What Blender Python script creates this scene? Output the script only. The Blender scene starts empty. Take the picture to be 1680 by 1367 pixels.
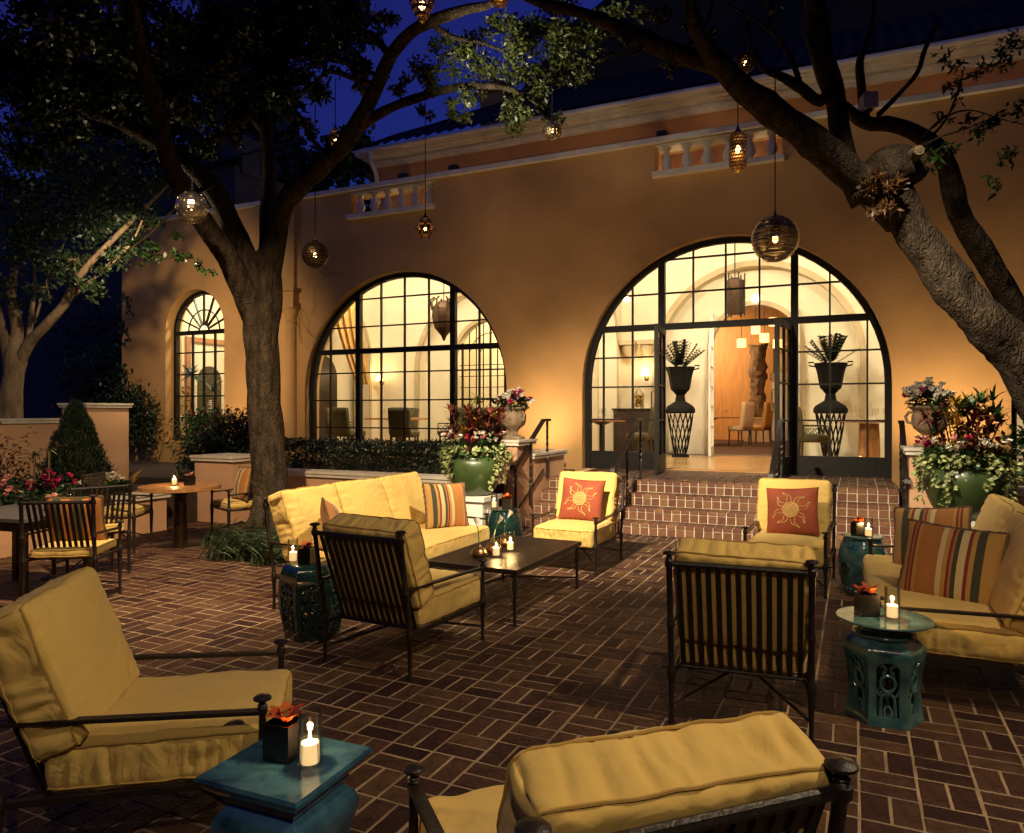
import bpy, bmesh, math, random
from math import sin, cos, pi, radians, sqrt, atan2, hypot, tan
from mathutils import Vector, Matrix, Euler, noise
from mathutils.geometry import delaunay_2d_cdt
random.seed(7)
SC = bpy.context.scene
COL = SC.collection
YF = 11.16            # plane of the stucco facade
YAW = radians(25.1)

# ---------------------------------------------------------------- camera
cam = bpy.data.cameras.new('camera')
camo = bpy.data.objects.new('camera', cam)
COL.objects.link(camo)
camo.location = (0, 0, 1.5)
camo.rotation_euler = (pi / 2, 0, YAW)
cam.lens = 25.72
cam.sensor_width = 36
cam.shift_y = -0.005
cam.clip_start = 0.05
cam.clip_end = 500
SC.camera = camo

# ---------------------------------------------------------------- world and sun (deep dusk)
w = bpy.data.worlds.new('World')
SC.world = w
w.use_nodes = True
nt = w.node_tree
nt.nodes.clear()
sky = nt.nodes.new('ShaderNodeTexSky')
sky.sky_type = 'NISHITA'
sky.sun_disc = False
sky.sun_elevation = radians(2.7)
sky.sun_rotation = radians(200)
sky.ozone_density = 10.0
bg = nt.nodes.new('ShaderNodeBackground')
bg.inputs['Strength'].default_value = 0.15
mul = nt.nodes.new('ShaderNodeMix')
mul.data_type = 'RGBA'; mul.blend_type = 'ADD'
mul.inputs[0].default_value = 1.0
mul.inputs[7].default_value = (0.07, 0.0, 0.02, 1)   # faint city glow
out = nt.nodes.new('ShaderNodeOutputWorld')
nt.links.new(sky.outputs[0], mul.inputs[6])
nt.links.new(mul.outputs[2], bg.inputs['Color'])
nt.links.new(bg.outputs[0], out.inputs['Surface'])

def light(kind, name, loc, energy, col=(1, .74, .42), target=None, size=.08, cone=60, blend=.6):
    l = bpy.data.lights.new(name, kind)
    l.energy = energy
    l.color = col
    if kind in ('POINT', 'SPOT'):
        l.shadow_soft_size = size
    if kind == 'SPOT':
        l.spot_size = radians(cone); l.spot_blend = blend
    o = bpy.data.objects.new(name, l)
    COL.objects.link(o)
    o.location = loc
    if target is not None:
        o.rotation_euler = (Vector(target) - Vector(loc)).to_track_quat('-Z', 'Y').to_euler()
    return o

sun = light('SUN', 'afterglow_sun', (0, 0, 20), 0.01, (1, .9, .8), (3, -1, 18))
sun.data.angle = radians(20)

WARM = (1.0, .72, .40)
LAMPS = [
    # floodlights up in the two trees, plus spots added to brighten single things: (location, target, watts, cone, blend, radius, colour)
    ((-2.3, 3.1, 4.4), (-2.3, 9.1, 0.5), 3900, 56, .9, .07, (1, .81, .54)),
    ((-0.5, 4.3, 4.5), (-3.6, 5.3, 0.5), 1150, 46, .9, .07, (1, .83, .58)),  # added spot that brightens the oak sofa
    ((-4.2, 3.2, 4.4), (-6.2, 5.0, 0.1), 1350, 92, .8, .06, WARM),
    ((1.9, 2.9, 4.1), (-1.2, 2.4, 0.2), 430, 100, .9, .07, (1, .76, .45)),
    ((0.8, -1.2, 4.2), (-1.2, 3.4, 0.4), 240, 80, 1, .08, (1, .76, .45)),  # unseen spot behind the camera, added for the chair backs
    ((-0.9, 4.5, 4.0), (0.95, 7.7, 1.15), 950, 36, .9, .06, (1, .84, .58)),  # added spot to brighten the right planter
    ((-4.6, 6.9, 4.0), (-4.5, 11.16, 3.4), 85, 125, 1, .06, (1, .70, .36)),
    ((-9.6, 7.0, 4.2), (-12.8, 11.16, 1.7), 760, 100, 1, .06, WARM),
    ((-3.6, 6.0, 4.2), (-3.0, 7.2, 5.4), 210, 92, 1, .05, (1, .88, .6)),
    ((-7.3, 5.0, 3.2), (-12.2, 7.9, 3.6), 120, 95, 1, .06, (1, .86, .6)),  # added spot bringing light to the far-left tree
    ((0.2, 4.6, 5.2), (1.2, 7.2, 0.8), 750, 56, 1, .06, (1, .82, .54)),
    ((-6.9, 6.1, 3.3), (-6.7, 5.4, 6.0), 45, 125, 1, .05, (1, .84, .55)),  # added upward spot that reveals the dark oak crown
    # small uplights in the planting beds against the facade
    ((-4.55, 10.15, 0.72), (-4.62, 11.16, 2.2), 170, 112, 1, .05, WARM),
    ((1.30, 10.1, 0.75), (1.10, 11.16, 2.2), 210, 112, 1, .05, WARM),
    ((-11.2, 10.0, 0.6), (-11.4, 11.16, 2.2), 110, 120, 1, .05, WARM),
]
for i, (a, b, e, cn, bl, sz, cl) in enumerate(LAMPS):
    light('SPOT', 'floodlight_or_added_spot', a, e, cl, b, sz, cn, bl)

vs = SC.view_settings
SC.display_settings.display_device = 'sRGB'
vs.view_transform = 'Standard'
vs.look = 'None'
vs.exposure = 0
vs.gamma = 1
vs.use_curve_mapping = False
cy = SC.cycles
cy.use_denoising = True
cy.max_bounces = 7
cy.diffuse_bounces = 4
cy.glossy_bounces = 3
cy.transmission_bounces = 6
cy.transparent_max_bounces = 24
cy.sample_clamp_indirect = 4
cy.caustics_reflective = False
cy.caustics_refractive = False

# ---------------------------------------------------------------- mesh helpers
class M:
    def __init__(s):
        s.v = []; s.f = []
    def add(s, v, f):
        n = len(s.v)
        s.v += [tuple(p) for p in v]
        s.f += [tuple(i + n for i in q) for q in f]
        return s
    def box(s, c, d, rz=0, taper=1.0):
        hx, hy, hz = d[0] / 2, d[1] / 2, d[2] / 2
        vs_ = []
        for z, t in ((-hz, 1), (hz, taper)):
            for x, y in ((-hx, -hy), (hx, -hy), (hx, hy), (-hx, hy)):
                x *= t; y *= t
                vs_.append((c[0] + x * cos(rz) - y * sin(rz), c[1] + x * sin(rz) + y * cos(rz), c[2] + z))
        return s.add(vs_, [(3, 2, 1, 0), (4, 5, 6, 7), (0, 1, 5, 4), (1, 2, 6, 5), (2, 3, 7, 6), (3, 0, 4, 7)])
    def bar(s, a, b, wd, th, up=(0, 0, 1)):
        a, b = Vector(a), Vector(b)
        d = (b - a).normalized()
        u = Vector(up)
        if abs(d.dot(u)) > .98:
            u = Vector((0, 1, 0))
        x = d.cross(u).normalized() * wd / 2
        y = x.cross(d).normalized() * th / 2
        vs_ = [p + sx * x + sy * y for p in (a, b) for sx, sy in ((-1, -1), (1, -1), (1, 1), (-1, 1))]
        return s.add(vs_, [(0, 1, 2, 3), (7, 6, 5, 4), (4, 5, 1, 0), (5, 6, 2, 1), (6, 7, 3, 2), (7, 4, 0, 3)])
    def tube(s, pts, r, n=8, closed=False, cap=True):
        P = [Vector(p) for p in pts]
        k = len(P)
        R = r if isinstance(r, (list, tuple)) else [r] * k
        vs_ = []; fs = []
        ref = None
        for i in range(k):
            if closed:
                t = P[(i + 1) % k] - P[i - 1]
            else:
                t = P[min(i + 1, k - 1)] - P[max(i - 1, 0)]
            if t.length < 1e-9:
                t = Vector((0, 0, 1))
            t.normalize()
            if ref is None:
                ref = Vector((0, 0, 1)) if abs(t.z) < .9 else Vector((1, 0, 0))
            a = (ref - t * ref.dot(t)).normalized()
            ref = a
            b = t.cross(a)
            for j in range(n):
                q = 2 * pi * j / n
                vs_.append(P[i] + (a * cos(q) + b * sin(q)) * R[i])
        m = k if closed else k - 1
        for i in range(m):
            i2 = (i + 1) % k
            for j in range(n):
                j2 = (j + 1) % n
                fs.append((i * n + j, i * n + j2, i2 * n + j2, i2 * n + j))
        if cap and not closed:
            fs.append(tuple(range(n - 1, -1, -1)))
            fs.append(tuple((k - 1) * n + j for j in range(n)))
        return s.add(vs_, fs)
    def lathe(s, prof, c=(0, 0, 0), n=20, ph=0.0, cap=True, flute=0, fd=0.0):
        vs_ = []; fs = []
        for r, z in prof:
            for j in range(n):
                q = 2 * pi * j / n + ph
                rr = r * (1 + fd * cos(flute * q)) if flute else r
                vs_.append((c[0] + rr * cos(q), c[1] + rr * sin(q), c[2] + z))
        k = len(prof)
        for i in range(k - 1):
            for j in range(n):
                j2 = (j + 1) % n
                fs.append((i * n + j, i * n + j2, (i + 1) * n + j2, (i + 1) * n + j))
        if cap:
            fs.append(tuple(range(n - 1, -1, -1)))
            fs.append(tuple((k - 1) * n + j for j in range(n)))
        return s.add(vs_, fs)
    def sphere(s, c, r, n=12, m=8, sz=1.0):
        return s.lathe([(max(r * sin(pi * i / m), 1e-4), -r * sz * cos(pi * i / m)) for i in range(m + 1)], c, n)
    def plate(s, outer, holes, y0, y1, tube_holes=True):
        """flat plate in XZ with holes, from y0 (front) to y1 (back), reveals closed"""
        pts = []; spans = []
        loops = [outer] + holes
        for lp in loops:
            n = len(pts)
            pts += [Vector((p[0], p[1])) for p in lp]
            spans.append((n, len(pts)))
        r = delaunay_2d_cdt(pts, [], [list(range(a, b)) for a, b in spans], 2, 1e-6)
        V, F = r[0], r[2]
        s.add([(p.x, y0, p.y) for p in V], [tuple(f) for f in F])
        s.add([(p.x, y1, p.y) for p in V], [tuple(reversed(f)) for f in F])
        for lp in loops:
            k = len(lp)
            s.add([(p[0], y0, p[1]) for p in lp] + [(p[0], y1, p[1]) for p in lp],
                  [(i, (i + 1) % k, k + (i + 1) % k, k + i) for i in range(k)])
        return s
    def xf(s, mat):
        s.v = [tuple(mat @ Vector(p)) for p in s.v]
        return s

MESHN = {}
def mesh(name, mb, mat=None, smooth=True, ang=38, fix=False):
    me = bpy.data.meshes.new(name)
    me.from_pydata(mb.v, [], mb.f)
    if fix:
        b = bmesh.new(); b.from_mesh(me)
        bmesh.ops.remove_doubles(b, verts=b.verts, dist=1e-5)
        bmesh.ops.recalc_face_normals(b, faces=b.faces)
        b.to_mesh(me); b.free()
    if mat:
        me.materials.append(mat)
    if smooth:
        me.polygons.foreach_set('use_smooth', [True] * len(me.polygons))
        if ang < 180:
            me.set_sharp_from_angle(angle=radians(ang))
    me.update()
    return me

def obj(name, mb, mat=None, parent=None, loc=None, rot=None, **k):
    me = mb if isinstance(mb, bpy.types.Mesh) else mesh(name, mb, mat, **k)
    o = bpy.data.objects.new(name, me)
    COL.objects.link(o)
    if parent is not None:
        o.parent = parent
    if loc is not None:
        o.location = loc
    if rot is not None:
        o.rotation_euler = rot
    return o

def tag(o, label=None, cat=None, group=None, kind=None):
    if label: o['label'] = label
    if cat: o['category'] = cat
    if group: o['group'] = group
    if kind: o['kind'] = kind
    return o

def thing(name, label, cat, loc=(0, 0, 0), rz=0, group=None):
    o = bpy.data.objects.new(name, None)
    COL.objects.link(o)
    o.empty_display_size = .1
    o.location = loc
    o.rotation_euler = (0, 0, rz)
    return tag(o, label, cat, group)

KIDS = {}
def copy_tree(o, parent=None):
    c = o.copy()
    COL.objects.link(c)
    if parent is not None:
        c.parent = parent
    for ch in list(o.children):
        copy_tree(ch, c)
    return c

def clone(root, loc, rz, label):
    c = copy_tree(root)
    c.location = loc
    c.rotation_euler = (0, 0, rz)
    c['label'] = label
    return c

def arch(cx, r, zs, z0, n=36):
    """arched opening outline: jambs from z0 to the springing zs, half circle above"""
    p = [(cx - r, z0)] + [(cx - r * cos(pi * i / n), zs + r * sin(pi * i / n)) for i in range(n + 1)] + [(cx + r, z0)]
    return p

def rect(x0, x1, z0, z1):
    return [(x0, z0), (x1, z0), (x1, z1), (x0, z1)]

# ---------------------------------------------------------------- materials
def mat(name, col, rough=.6, metal=0, var=.25, scale=6, col2=None, bump=0, bscale=60, spec=.5, island=0.0,
        coat=0, sheen=0, detail=4, stretch=None, emit=None, est=0):
    m = bpy.data.materials.new(name)
    m.use_nodes = True
    t = m.node_tree
    b = t.nodes['Principled BSDF']
    b.inputs['Roughness'].default_value = rough
    b.inputs['Metallic'].default_value = metal
    b.inputs['Specular IOR Level'].default_value = spec
    b.inputs['Coat Weight'].default_value = coat
    b.inputs['Coat Roughness'].default_value = .08
    if sheen:
        b.inputs['Sheen Weight'].default_value = sheen
    tc = t.nodes.new('ShaderNodeTexCoord')
    src = tc.outputs['Object']
    if stretch:
        mp = t.nodes.new('ShaderNodeMapping')
        mp.inputs['Scale'].default_value = stretch
        t.links.new(src, mp.inputs[0]); src = mp.outputs[0]
    nz = t.nodes.new('ShaderNodeTexNoise')
    nz.inputs['Scale'].default_value = scale
    nz.inputs['Detail'].default_value = detail
    t.links.new(src, nz.inputs['Vector'])
    rp = t.nodes.new('ShaderNodeValToRGB')
    c2 = col2 or tuple(c * (1 + var) for c in col)
    c1 = col if col2 else tuple(c * (1 - var) for c in col)
    rp.color_ramp.elements[0].position = .3; rp.color_ramp.elements[1].position = .7
    rp.color_ramp.elements[0].color = (*c1, 1); rp.color_ramp.elements[1].color = (*c2, 1)
    t.links.new(nz.outputs[0], rp.inputs[0])
    cur = rp.outputs[0]
    if island:
        g = t.nodes.new('ShaderNodeNewGeometry')
        oi = t.nodes.new('ShaderNodeObjectInfo')
        ad = t.nodes.new('ShaderNodeMath'); ad.operation = 'ADD'
        t.links.new(g.outputs['Random Per Island'], ad.inputs[0]); t.links.new(oi.outputs['Random'], ad.inputs[1])
        fr = t.nodes.new('ShaderNodeMath'); fr.operation = 'FRACT'
        t.links.new(ad.outputs[0], fr.inputs[0])
        hs = t.nodes.new('ShaderNodeHueSaturation')
        mr = t.nodes.new('ShaderNodeMapRange')
        mr.inputs[3].default_value = 1 - island; mr.inputs[4].default_value = 1 + island
        t.links.new(fr.outputs[0], mr.inputs[0]); t.links.new(mr.outputs[0], hs.inputs['Value'])
        mh = t.nodes.new('ShaderNodeMapRange')
        mh.inputs[3].default_value = .5 - island * .04; mh.inputs[4].default_value = .5 + island * .04
        t.links.new(fr.outputs[0], mh.inputs[0]); t.links.new(mh.outputs[0], hs.inputs['Hue'])
        t.links.new(cur, hs.inputs['Color']); cur = hs.outputs[0]
    t.links.new(cur, b.inputs['Base Color'])
    if bump:
        n2 = t.nodes.new('ShaderNodeTexNoise')
        n2.inputs['Scale'].default_value = bscale
        n2.inputs['Detail'].default_value = 5
        t.links.new(src, n2.inputs['Vector'])
        bp = t.nodes.new('ShaderNodeBump')
        bp.inputs['Strength'].default_value = bump
        bp.inputs['Distance'].default_value = .01
        t.links.new(n2.outputs[0], bp.inputs['Height'])
        t.links.new(bp.outputs[0], b.inputs['Normal'])
    if emit:
        b.inputs['Emission Color'].default_value = (*emit, 1)
        b.inputs['Emission Strength'].default_value = est
    return m

STUCCO = mat('stucco', (.49, .285, .115), .85, var=.22, scale=.8, bump=.42, bscale=38, spec=.2, detail=8)
STUCCO_UP = mat('stucco_upper', (.46, .22, .08), .85, var=.12, scale=1.4, bump=.4, bscale=45, spec=.2)
PINK = mat('stucco_pink', (.58, .34, .20), .85, var=.1, scale=1.8, bump=.5, bscale=50, spec=.2, detail=8)
TRIM = mat('painted_trim', (.62, .56, .46), .6, var=.14, scale=5, bump=.2, bscale=25, detail=8)
STONE = mat('cast_stone', (.13, .085, .05), .85, var=0, scale=14, col2=(.34, .24, .15), bump=1, bscale=35, detail=8)
BRONZE = mat('window_bronze', (.009, .007, .006), .55, 0, spec=.25, var=.3, scale=12)
IRON = mat('wrought_iron', (.016, .011, .009), .42, .1, spec=.45, var=.35, scale=30, bump=.25, bscale=120)
BRICK = mat('brick', (.060, .024, .014), .60, var=.35, scale=26, bump=.8, bscale=70, island=.6, spec=.35)
BRICK_STEP = mat('step_brick', (.17, .075, .042), .62, var=.25, scale=26, bump=.5, bscale=90, island=.3, spec=.35)
MORTAR = mat('mortar', (.36, .26, .16), .9, var=.42, scale=3.5, bump=.4, bscale=120, spec=.1)
MORTAR_L = mat('pale_mortar', (.74, .66, .52), .9, var=.15, scale=9, bump=.3, bscale=120, spec=.1)
YELLOW = mat('yellow_canvas', (.64, .44, .13), .85, var=.07, scale=4, bump=.10, bscale=700, spec=.15, sheen=.15)
def wrinkle(m, sc, dist, stg):
    t = m.node_tree
    b = t.nodes['Principled BSDF']
    old = b.inputs['Normal'].links[0].from_node
    tc = t.nodes.new('ShaderNodeTexCoord')
    nz = t.nodes.new('ShaderNodeTexNoise'); nz.inputs['Scale'].default_value = sc; nz.inputs['Detail'].default_value = 2.5
    nz.inputs['Distortion'].default_value = 1.6
    t.links.new(tc.outputs['Object'], nz.inputs['Vector'])
    bp = t.nodes.new('ShaderNodeBump'); bp.inputs['Strength'].default_value = stg; bp.inputs['Distance'].default_value = dist
    t.links.new(nz.outputs[0], bp.inputs['Height']); t.links.new(bp.outputs[0], old.inputs['Normal'])
wrinkle(YELLOW, 7, .03, .35)
PIPING = mat('cushion_piping', (.42, .26, .065), .8, var=.15, scale=20)
RUST = mat('rust_velvet', (.25, .044, .010), .75, var=.18, scale=7, bump=.2, bscale=300, sheen=.12)
EMBR = mat('gold_embroidery', (.72, .45, .15), .6, var=.25, scale=130, bump=.6, bscale=260)
EMBR2 = mat('dark_embroidery', (.38, .21, .06), .6, var=.4, scale=160, bump=.6, bscale=260)
FRINGE = mat('pillow_fringe', (.12, .07, .03), .9, var=.5, scale=60)
TEAL = mat('teal_glaze', (.010, .055, .068), .16, var=0, scale=11, col2=(.09, .19, .19), coat=.6, bump=.15, bscale=25, detail=8)
BLUEG = mat('blue_glaze', (.006, .025, .07), .14, var=0, scale=9, col2=(.06, .17, .25), coat=.6, bump=.15, bscale=25, detail=8)
GREENG = mat('dark_green_glaze', (.004, .013, .012), .14, var=0, scale=10, col2=(.008, .032, .028), coat=.6, bump=.2, bscale=30)
POTG = mat('green_pot_glaze', (.024, .042, .012), .34, var=0, scale=3, col2=(.062, .10, .032), coat=.4, bump=.15, bscale=30, detail=8)
BLACKV = mat('black_lacquer', (.006, .0045, .004), .35, var=.4, scale=14, coat=.3)
WAX = mat('candle_wax', (.85, .72, .5), .6, var=.04, scale=8, emit=(1, .62, .25), est=1.1)
FLAME = mat('candle_flame', (1, .8, .4), .5, var=0, scale=3, emit=(1, .66, .25), est=26)
BULB = mat('lantern_bulb', (1, .7, .3), .5, var=0, scale=3, emit=(1, .6, .2), est=22)
BRASS = mat('aged_brass', (.36, .22, .09), .32, .9, var=.35, scale=24)
SILVER = mat('tarnished_silver', (.42, .36, .28), .25, .95, var=.3, scale=30)
DARKM = mat('dark_lantern_metal', (.05, .03, .018), .4, .85, var=.4, scale=24)
BARK = mat('oak_bark', (.022, .016, .011), .9, var=0, scale=9, col2=(.095, .068, .046), bump=1.0, bscale=24, spec=.15, detail=9, stretch=(1.6, 1.6, .45))
BARK_L = mat('pale_bark', (.09, .062, .04), .85, var=0, scale=7, col2=(.20, .145, .095), bump=.5, bscale=20, spec=.2, stretch=(1.4, 1.4, .4))
def bark(m, k, amp):
    t = m.node_tree
    b = t.nodes['Principled BSDF']
    tc = t.nodes.new('ShaderNodeTexCoord')
    nz = t.nodes.new('ShaderNodeTexNoise'); nz.inputs['Scale'].default_value = 5; nz.inputs['Detail'].default_value = 4
    t.links.new(tc.outputs['Object'], nz.inputs['Vector'])
    mx = t.nodes.new('ShaderNodeMix'); mx.data_type = 'VECTOR'; mx.inputs[0].default_value = .16
    t.links.new(tc.outputs['Object'], mx.inputs[4]); t.links.new(nz.outputs['Color'], mx.inputs[5])
    mp = t.nodes.new('ShaderNodeMapping'); mp.inputs['Scale'].default_value = (k, k, k * .22)
    t.links.new(mx.outputs[1], mp.inputs[0])
    vo = t.nodes.new('ShaderNodeTexVoronoi'); vo.feature = 'DISTANCE_TO_EDGE'; vo.inputs['Scale'].default_value = 1
    t.links.new(mp.outputs[0], vo.inputs['Vector'])
    n2 = t.nodes.new('ShaderNodeTexNoise'); n2.inputs['Scale'].default_value = 60; n2.inputs['Detail'].default_value = 6
    t.links.new(tc.outputs['Object'], n2.inputs['Vector'])
    mr = t.nodes.new('ShaderNodeMapRange'); mr.inputs[2].default_value = .28
    t.links.new(vo.outputs['Distance'], mr.inputs[0])
    ad = t.nodes.new('ShaderNodeMath'); ad.operation = 'MULTIPLY_ADD'; ad.inputs[1].default_value = .8
    t.links.new(n2.outputs[0], ad.inputs[0]); t.links.new(mr.outputs[0], ad.inputs[2])
    bp = t.nodes.new('ShaderNodeBump'); bp.inputs['Strength'].default_value = 1; bp.inputs['Distance'].default_value = amp
    t.links.new(ad.outputs[0], bp.inputs['Height']); t.links.new(bp.outputs[0], b.inputs['Normal'])
bark(BARK, 42, .010)
bark(BARK_L, 18, .004)
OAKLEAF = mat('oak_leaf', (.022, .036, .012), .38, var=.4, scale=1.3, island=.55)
OAKLEAF_LIT = mat('lit_oak_leaf', (.05, .062, .014), .42, var=.45, scale=1.5, island=.5)  # lighter copy of the oak leaf, lit look put into the colour
LEAFG = mat('glossy_leaf', (.03, .07, .015), .32, var=.35, scale=3, island=.5)
LEAFD = mat('dark_leaf', (.014, .028, .010), .4, var=.35, scale=3, island=.5)
LEAFRED = mat('red_leaf', (.11, .022, .014), .4, var=.5, scale=4, island=.6)
LEAFBR = mat('bronze_leaf', (.10, .045, .014), .45, var=.4, scale=4, island=.5)
LEAFYEL = mat('yellow_leaf', (.36, .20, .02), .45, var=.4, scale=4, island=.5)
IVY = mat('variegated_ivy', (.08, .12, .03), .5, var=0, scale=22, col2=(.36, .38, .15), island=.35)
CYPR = mat('cypress_leaf', (.009, .022, .008), .6, var=.3, scale=5, island=.5)
GRASS = mat('liriope_blade', (.11, .15, .08), .4, var=.3, scale=4, island=.6)
PETW = mat('white_petal', (.75, .70, .60), .6, var=.08, scale=10)
PETP = mat('magenta_petal', (.42, .02, .09), .55, var=.3, scale=10, island=.3)
PETO = mat('orange_petal', (.45, .08, .015), .45, var=.35, scale=24, island=.2)
PETK = mat('pink_petal', (.62, .28, .26), .55, var=.2, scale=10)
SOIL = mat('soil', (.03, .02, .013), .95, var=.4, scale=14, bump=1, bscale=40)
CREAM = mat('cream_plaster', (.74, .66, .49), .85, var=.05, scale=1.6, bump=.25, bscale=20, spec=.15)
CREAM_D = mat('plaster_trim', (.46, .36, .22), .8, var=.1, scale=4, bump=.2, bscale=30)
WARMWALL = mat('ochre_panelling', (.52, .29, .10), .6, var=.15, scale=3, stretch=(6, 1, .6))
URNB = mat('black_cast_iron', (.005, .005, .0045), .8, 0, spec=.12, var=.3, scale=20)
WOODD = mat('dark_wood', (.022, .010, .005), .4, var=.4, scale=5, stretch=(1, 1, 6))
WOODT = mat('teak', (.36, .17, .055), .45, var=.25, scale=4, stretch=(1, 14, 1), bump=.15, bscale=20)
WOODF = mat('polished_floor', (.36, .22, .09), .22, var=.25, scale=3, stretch=(1, 8, 1))
CARPET = mat('dark_carpet', (.05, .024, .014), .95, var=.3, scale=30)
CHAIRF = mat('olive_upholstery', (.055, .042, .013), .8, var=.15, scale=14, bump=.2, bscale=200)
CREAMF = mat('cream_upholstery', (.66, .56, .38), .8, var=.06, scale=9)
CURT = mat('gold_curtain', (.42, .23, .05), .6, var=.3, scale=9, stretch=(3, 3, .4))
SHADE = mat('lamp_shade', (.9, .7, .4), .7, var=.05, scale=4, emit=(1, .66, .28), est=5)
SHADE2 = mat('pendant_shade', (.9, .6, .3), .7, var=.05, scale=4, emit=(1, .5, .16), est=3)
WHITE = mat('white_paint', (.72, .68, .6), .5, var=.08, scale=5, bump=.15, bscale=30)
DGLASSTOP = mat('grey_table_top', (.10, .095, .095), .3, var=.2, scale=9)
ROOFT = mat('roof_tile', (.014, .009, .007), .85, var=.4, scale=8)
NIGHT = mat('unlit_wall', (.045, .038, .045), .9, var=.2, scale=2)
COPPER = mat('bronze_vase', (.22, .12, .05), .28, .8, var=.3, scale=18)
CHINA = mat('china', (.7, .68, .62), .2, var=.05, scale=5)
GLOWWIN = mat('lit_window_pane', (.3, .2, .1), .3, var=.2, scale=2, emit=(1, .5, .2), est=.05)

def glassmat(name, tint, gl=.10, rough=.03):
    m = bpy.data.materials.new(name)
    m.use_nodes = True
    t = m.node_tree
    t.nodes.clear()
    o = t.nodes.new('ShaderNodeOutputMaterial')
    mx = t.nodes.new('ShaderNodeMixShader')
    tr = t.nodes.new('ShaderNodeBsdfTransparent'); tr.inputs[0].default_value = (*tint, 1)
    g = t.nodes.new('ShaderNodeBsdfGlossy'); g.inputs['Roughness'].default_value = rough
    lw = t.nodes.new('ShaderNodeLayerWeight'); lw.inputs[0].default_value = .25
    mp = t.nodes.new('ShaderNodeMapRange')
    mp.inputs[3].default_value = gl * .35; mp.inputs[4].default_value = min(1, gl * 5)
    t.links.new(lw.outputs['Fresnel'], mp.inputs[0])
    t.links.new(mp.outputs[0], mx.inputs[0])
    t.links.new(tr.outputs[0], mx.inputs[1]); t.links.new(g.outputs[0], mx.inputs[2])
    t.links.new(mx.outputs[0], o.inputs[0])
    return m
PANE = glassmat('window_glass', (.94, .95, .92), .05)
CGLASS = glassmat('candle_glass', (.97, .98, .97), .14)
AMBER = glassmat('amber_glass', (.82, .70, .54), .22, .12)

def stripes(name, axis, bands, w):
    """woven stripes across a pillow: bands = [(position 0..1, colour)]"""
    m = bpy.data.materials.new(name)
    m.use_nodes = True
    t = m.node_tree
    b = t.nodes['Principled BSDF']
    b.inputs['Roughness'].default_value = .8
    b.inputs['Sheen Weight'].default_value = .15
    tc = t.nodes.new('ShaderNodeTexCoord')
    sp = t.nodes.new('ShaderNodeSeparateXYZ')
    t.links.new(tc.outputs['Object'], sp.inputs[0])
    mr = t.nodes.new('ShaderNodeMapRange')
    mr.inputs[1].default_value = -w / 2; mr.inputs[2].default_value = w / 2
    t.links.new(sp.outputs[axis], mr.inputs[0])
    rp = t.nodes.new('ShaderNodeValToRGB')
    rp.color_ramp.interpolation = 'CONSTANT'
    e = rp.color_ramp.elements
    e[0].position = 0; e[0].color = (*bands[0][1], 1)
    e[1].position = bands[1][0]; e[1].color = (*bands[1][1], 1)
    for p, c in bands[2:]:
        q = e.new(p); q.color = (*c, 1)
    t.links.new(mr.outputs[0], rp.inputs[0])
    nz = t.nodes.new('ShaderNodeTexNoise'); nz.inputs['Scale'].default_value = 300
    bp = t.nodes.new('ShaderNodeBump'); bp.inputs['Strength'].default_value = .25; bp.inputs['Distance'].default_value = .005
    t.links.new(tc.outputs['Object'], nz.inputs['Vector'])
    t.links.new(nz.outputs[0], bp.inputs['Height']); t.links.new(bp.outputs[0], b.inputs['Normal'])
    t.links.new(rp.outputs[0], b.inputs['Base Color'])
    return m
_g = (.40, .22, .05); _o = (.36, .14, .025); _k = (.035, .038, .016); _r = (.17, .016, .010); _c = (.54, .42, .20); _b = (.33, .13, .03)
STRIPE = stripes('striped_canvas', 0, [(0, _g), (.12, _k), (.21, _g), (.26, _r), (.30, _c), (.38, _k), (.43, _b), (.46, _r), (.49, _g), (.54, _c), (.60, _b), (.66, _o), (.84, _g), (.88, _r), (.91, _o), (.93, _r), (.96, _g)], .46)
STRIPE2 = stripes('striped_canvas_dark', 0, [(0, _o), (.10, _b), (.2, _r), (.26, _o), (.36, _k), (.5, _r), (.56, _b), (.70, _k), (.84, _o), (.92, _r)], .46)
# ================================================================ ground
def structure(name, mb, m, **k):
    o = obj(name, mb, m, **k)
    o['kind'] = 'structure'
    return o

gm = M().box((-6, 30, -.06), (160, 160, .06))
structure('ground', gm, SOIL, smooth=False)
PX0, PX1, PY0, PY1 = -11.4, 4.6, -1.2, 8.68
patio = structure('brick_patio', M().box(((PX0 + PX1) / 2, (PY0 + PY1) / 2, -.0062), (PX1 - PX0, PY1 - PY0, .025)), MORTAR, smooth=False)

def brick_mesh(l, w_, h, name, m, bv=.004):
    a, b = l / 2, w_ / 2
    mb = M()
    mb.add([(-a, -b, 0), (a, -b, 0), (a, b, 0), (-a, b, 0),
            (-a, -b, h - bv), (a, -b, h - bv), (a, b, h - bv), (-a, b, h - bv),
            (-a + bv, -b + bv, h), (a - bv, -b + bv, h), (a - bv, b - bv, h), (-a + bv, b - bv, h)],
           [(0, 1, 5, 4), (1, 2, 6, 5), (2, 3, 7, 6), (3, 0, 4, 7), (4, 5, 9, 8), (5, 6, 10, 9), (6, 7, 11, 10), (7, 4, 8, 11), (8, 9, 10, 11)])
    return mesh(name, mb, m, smooth=False), mb

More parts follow.
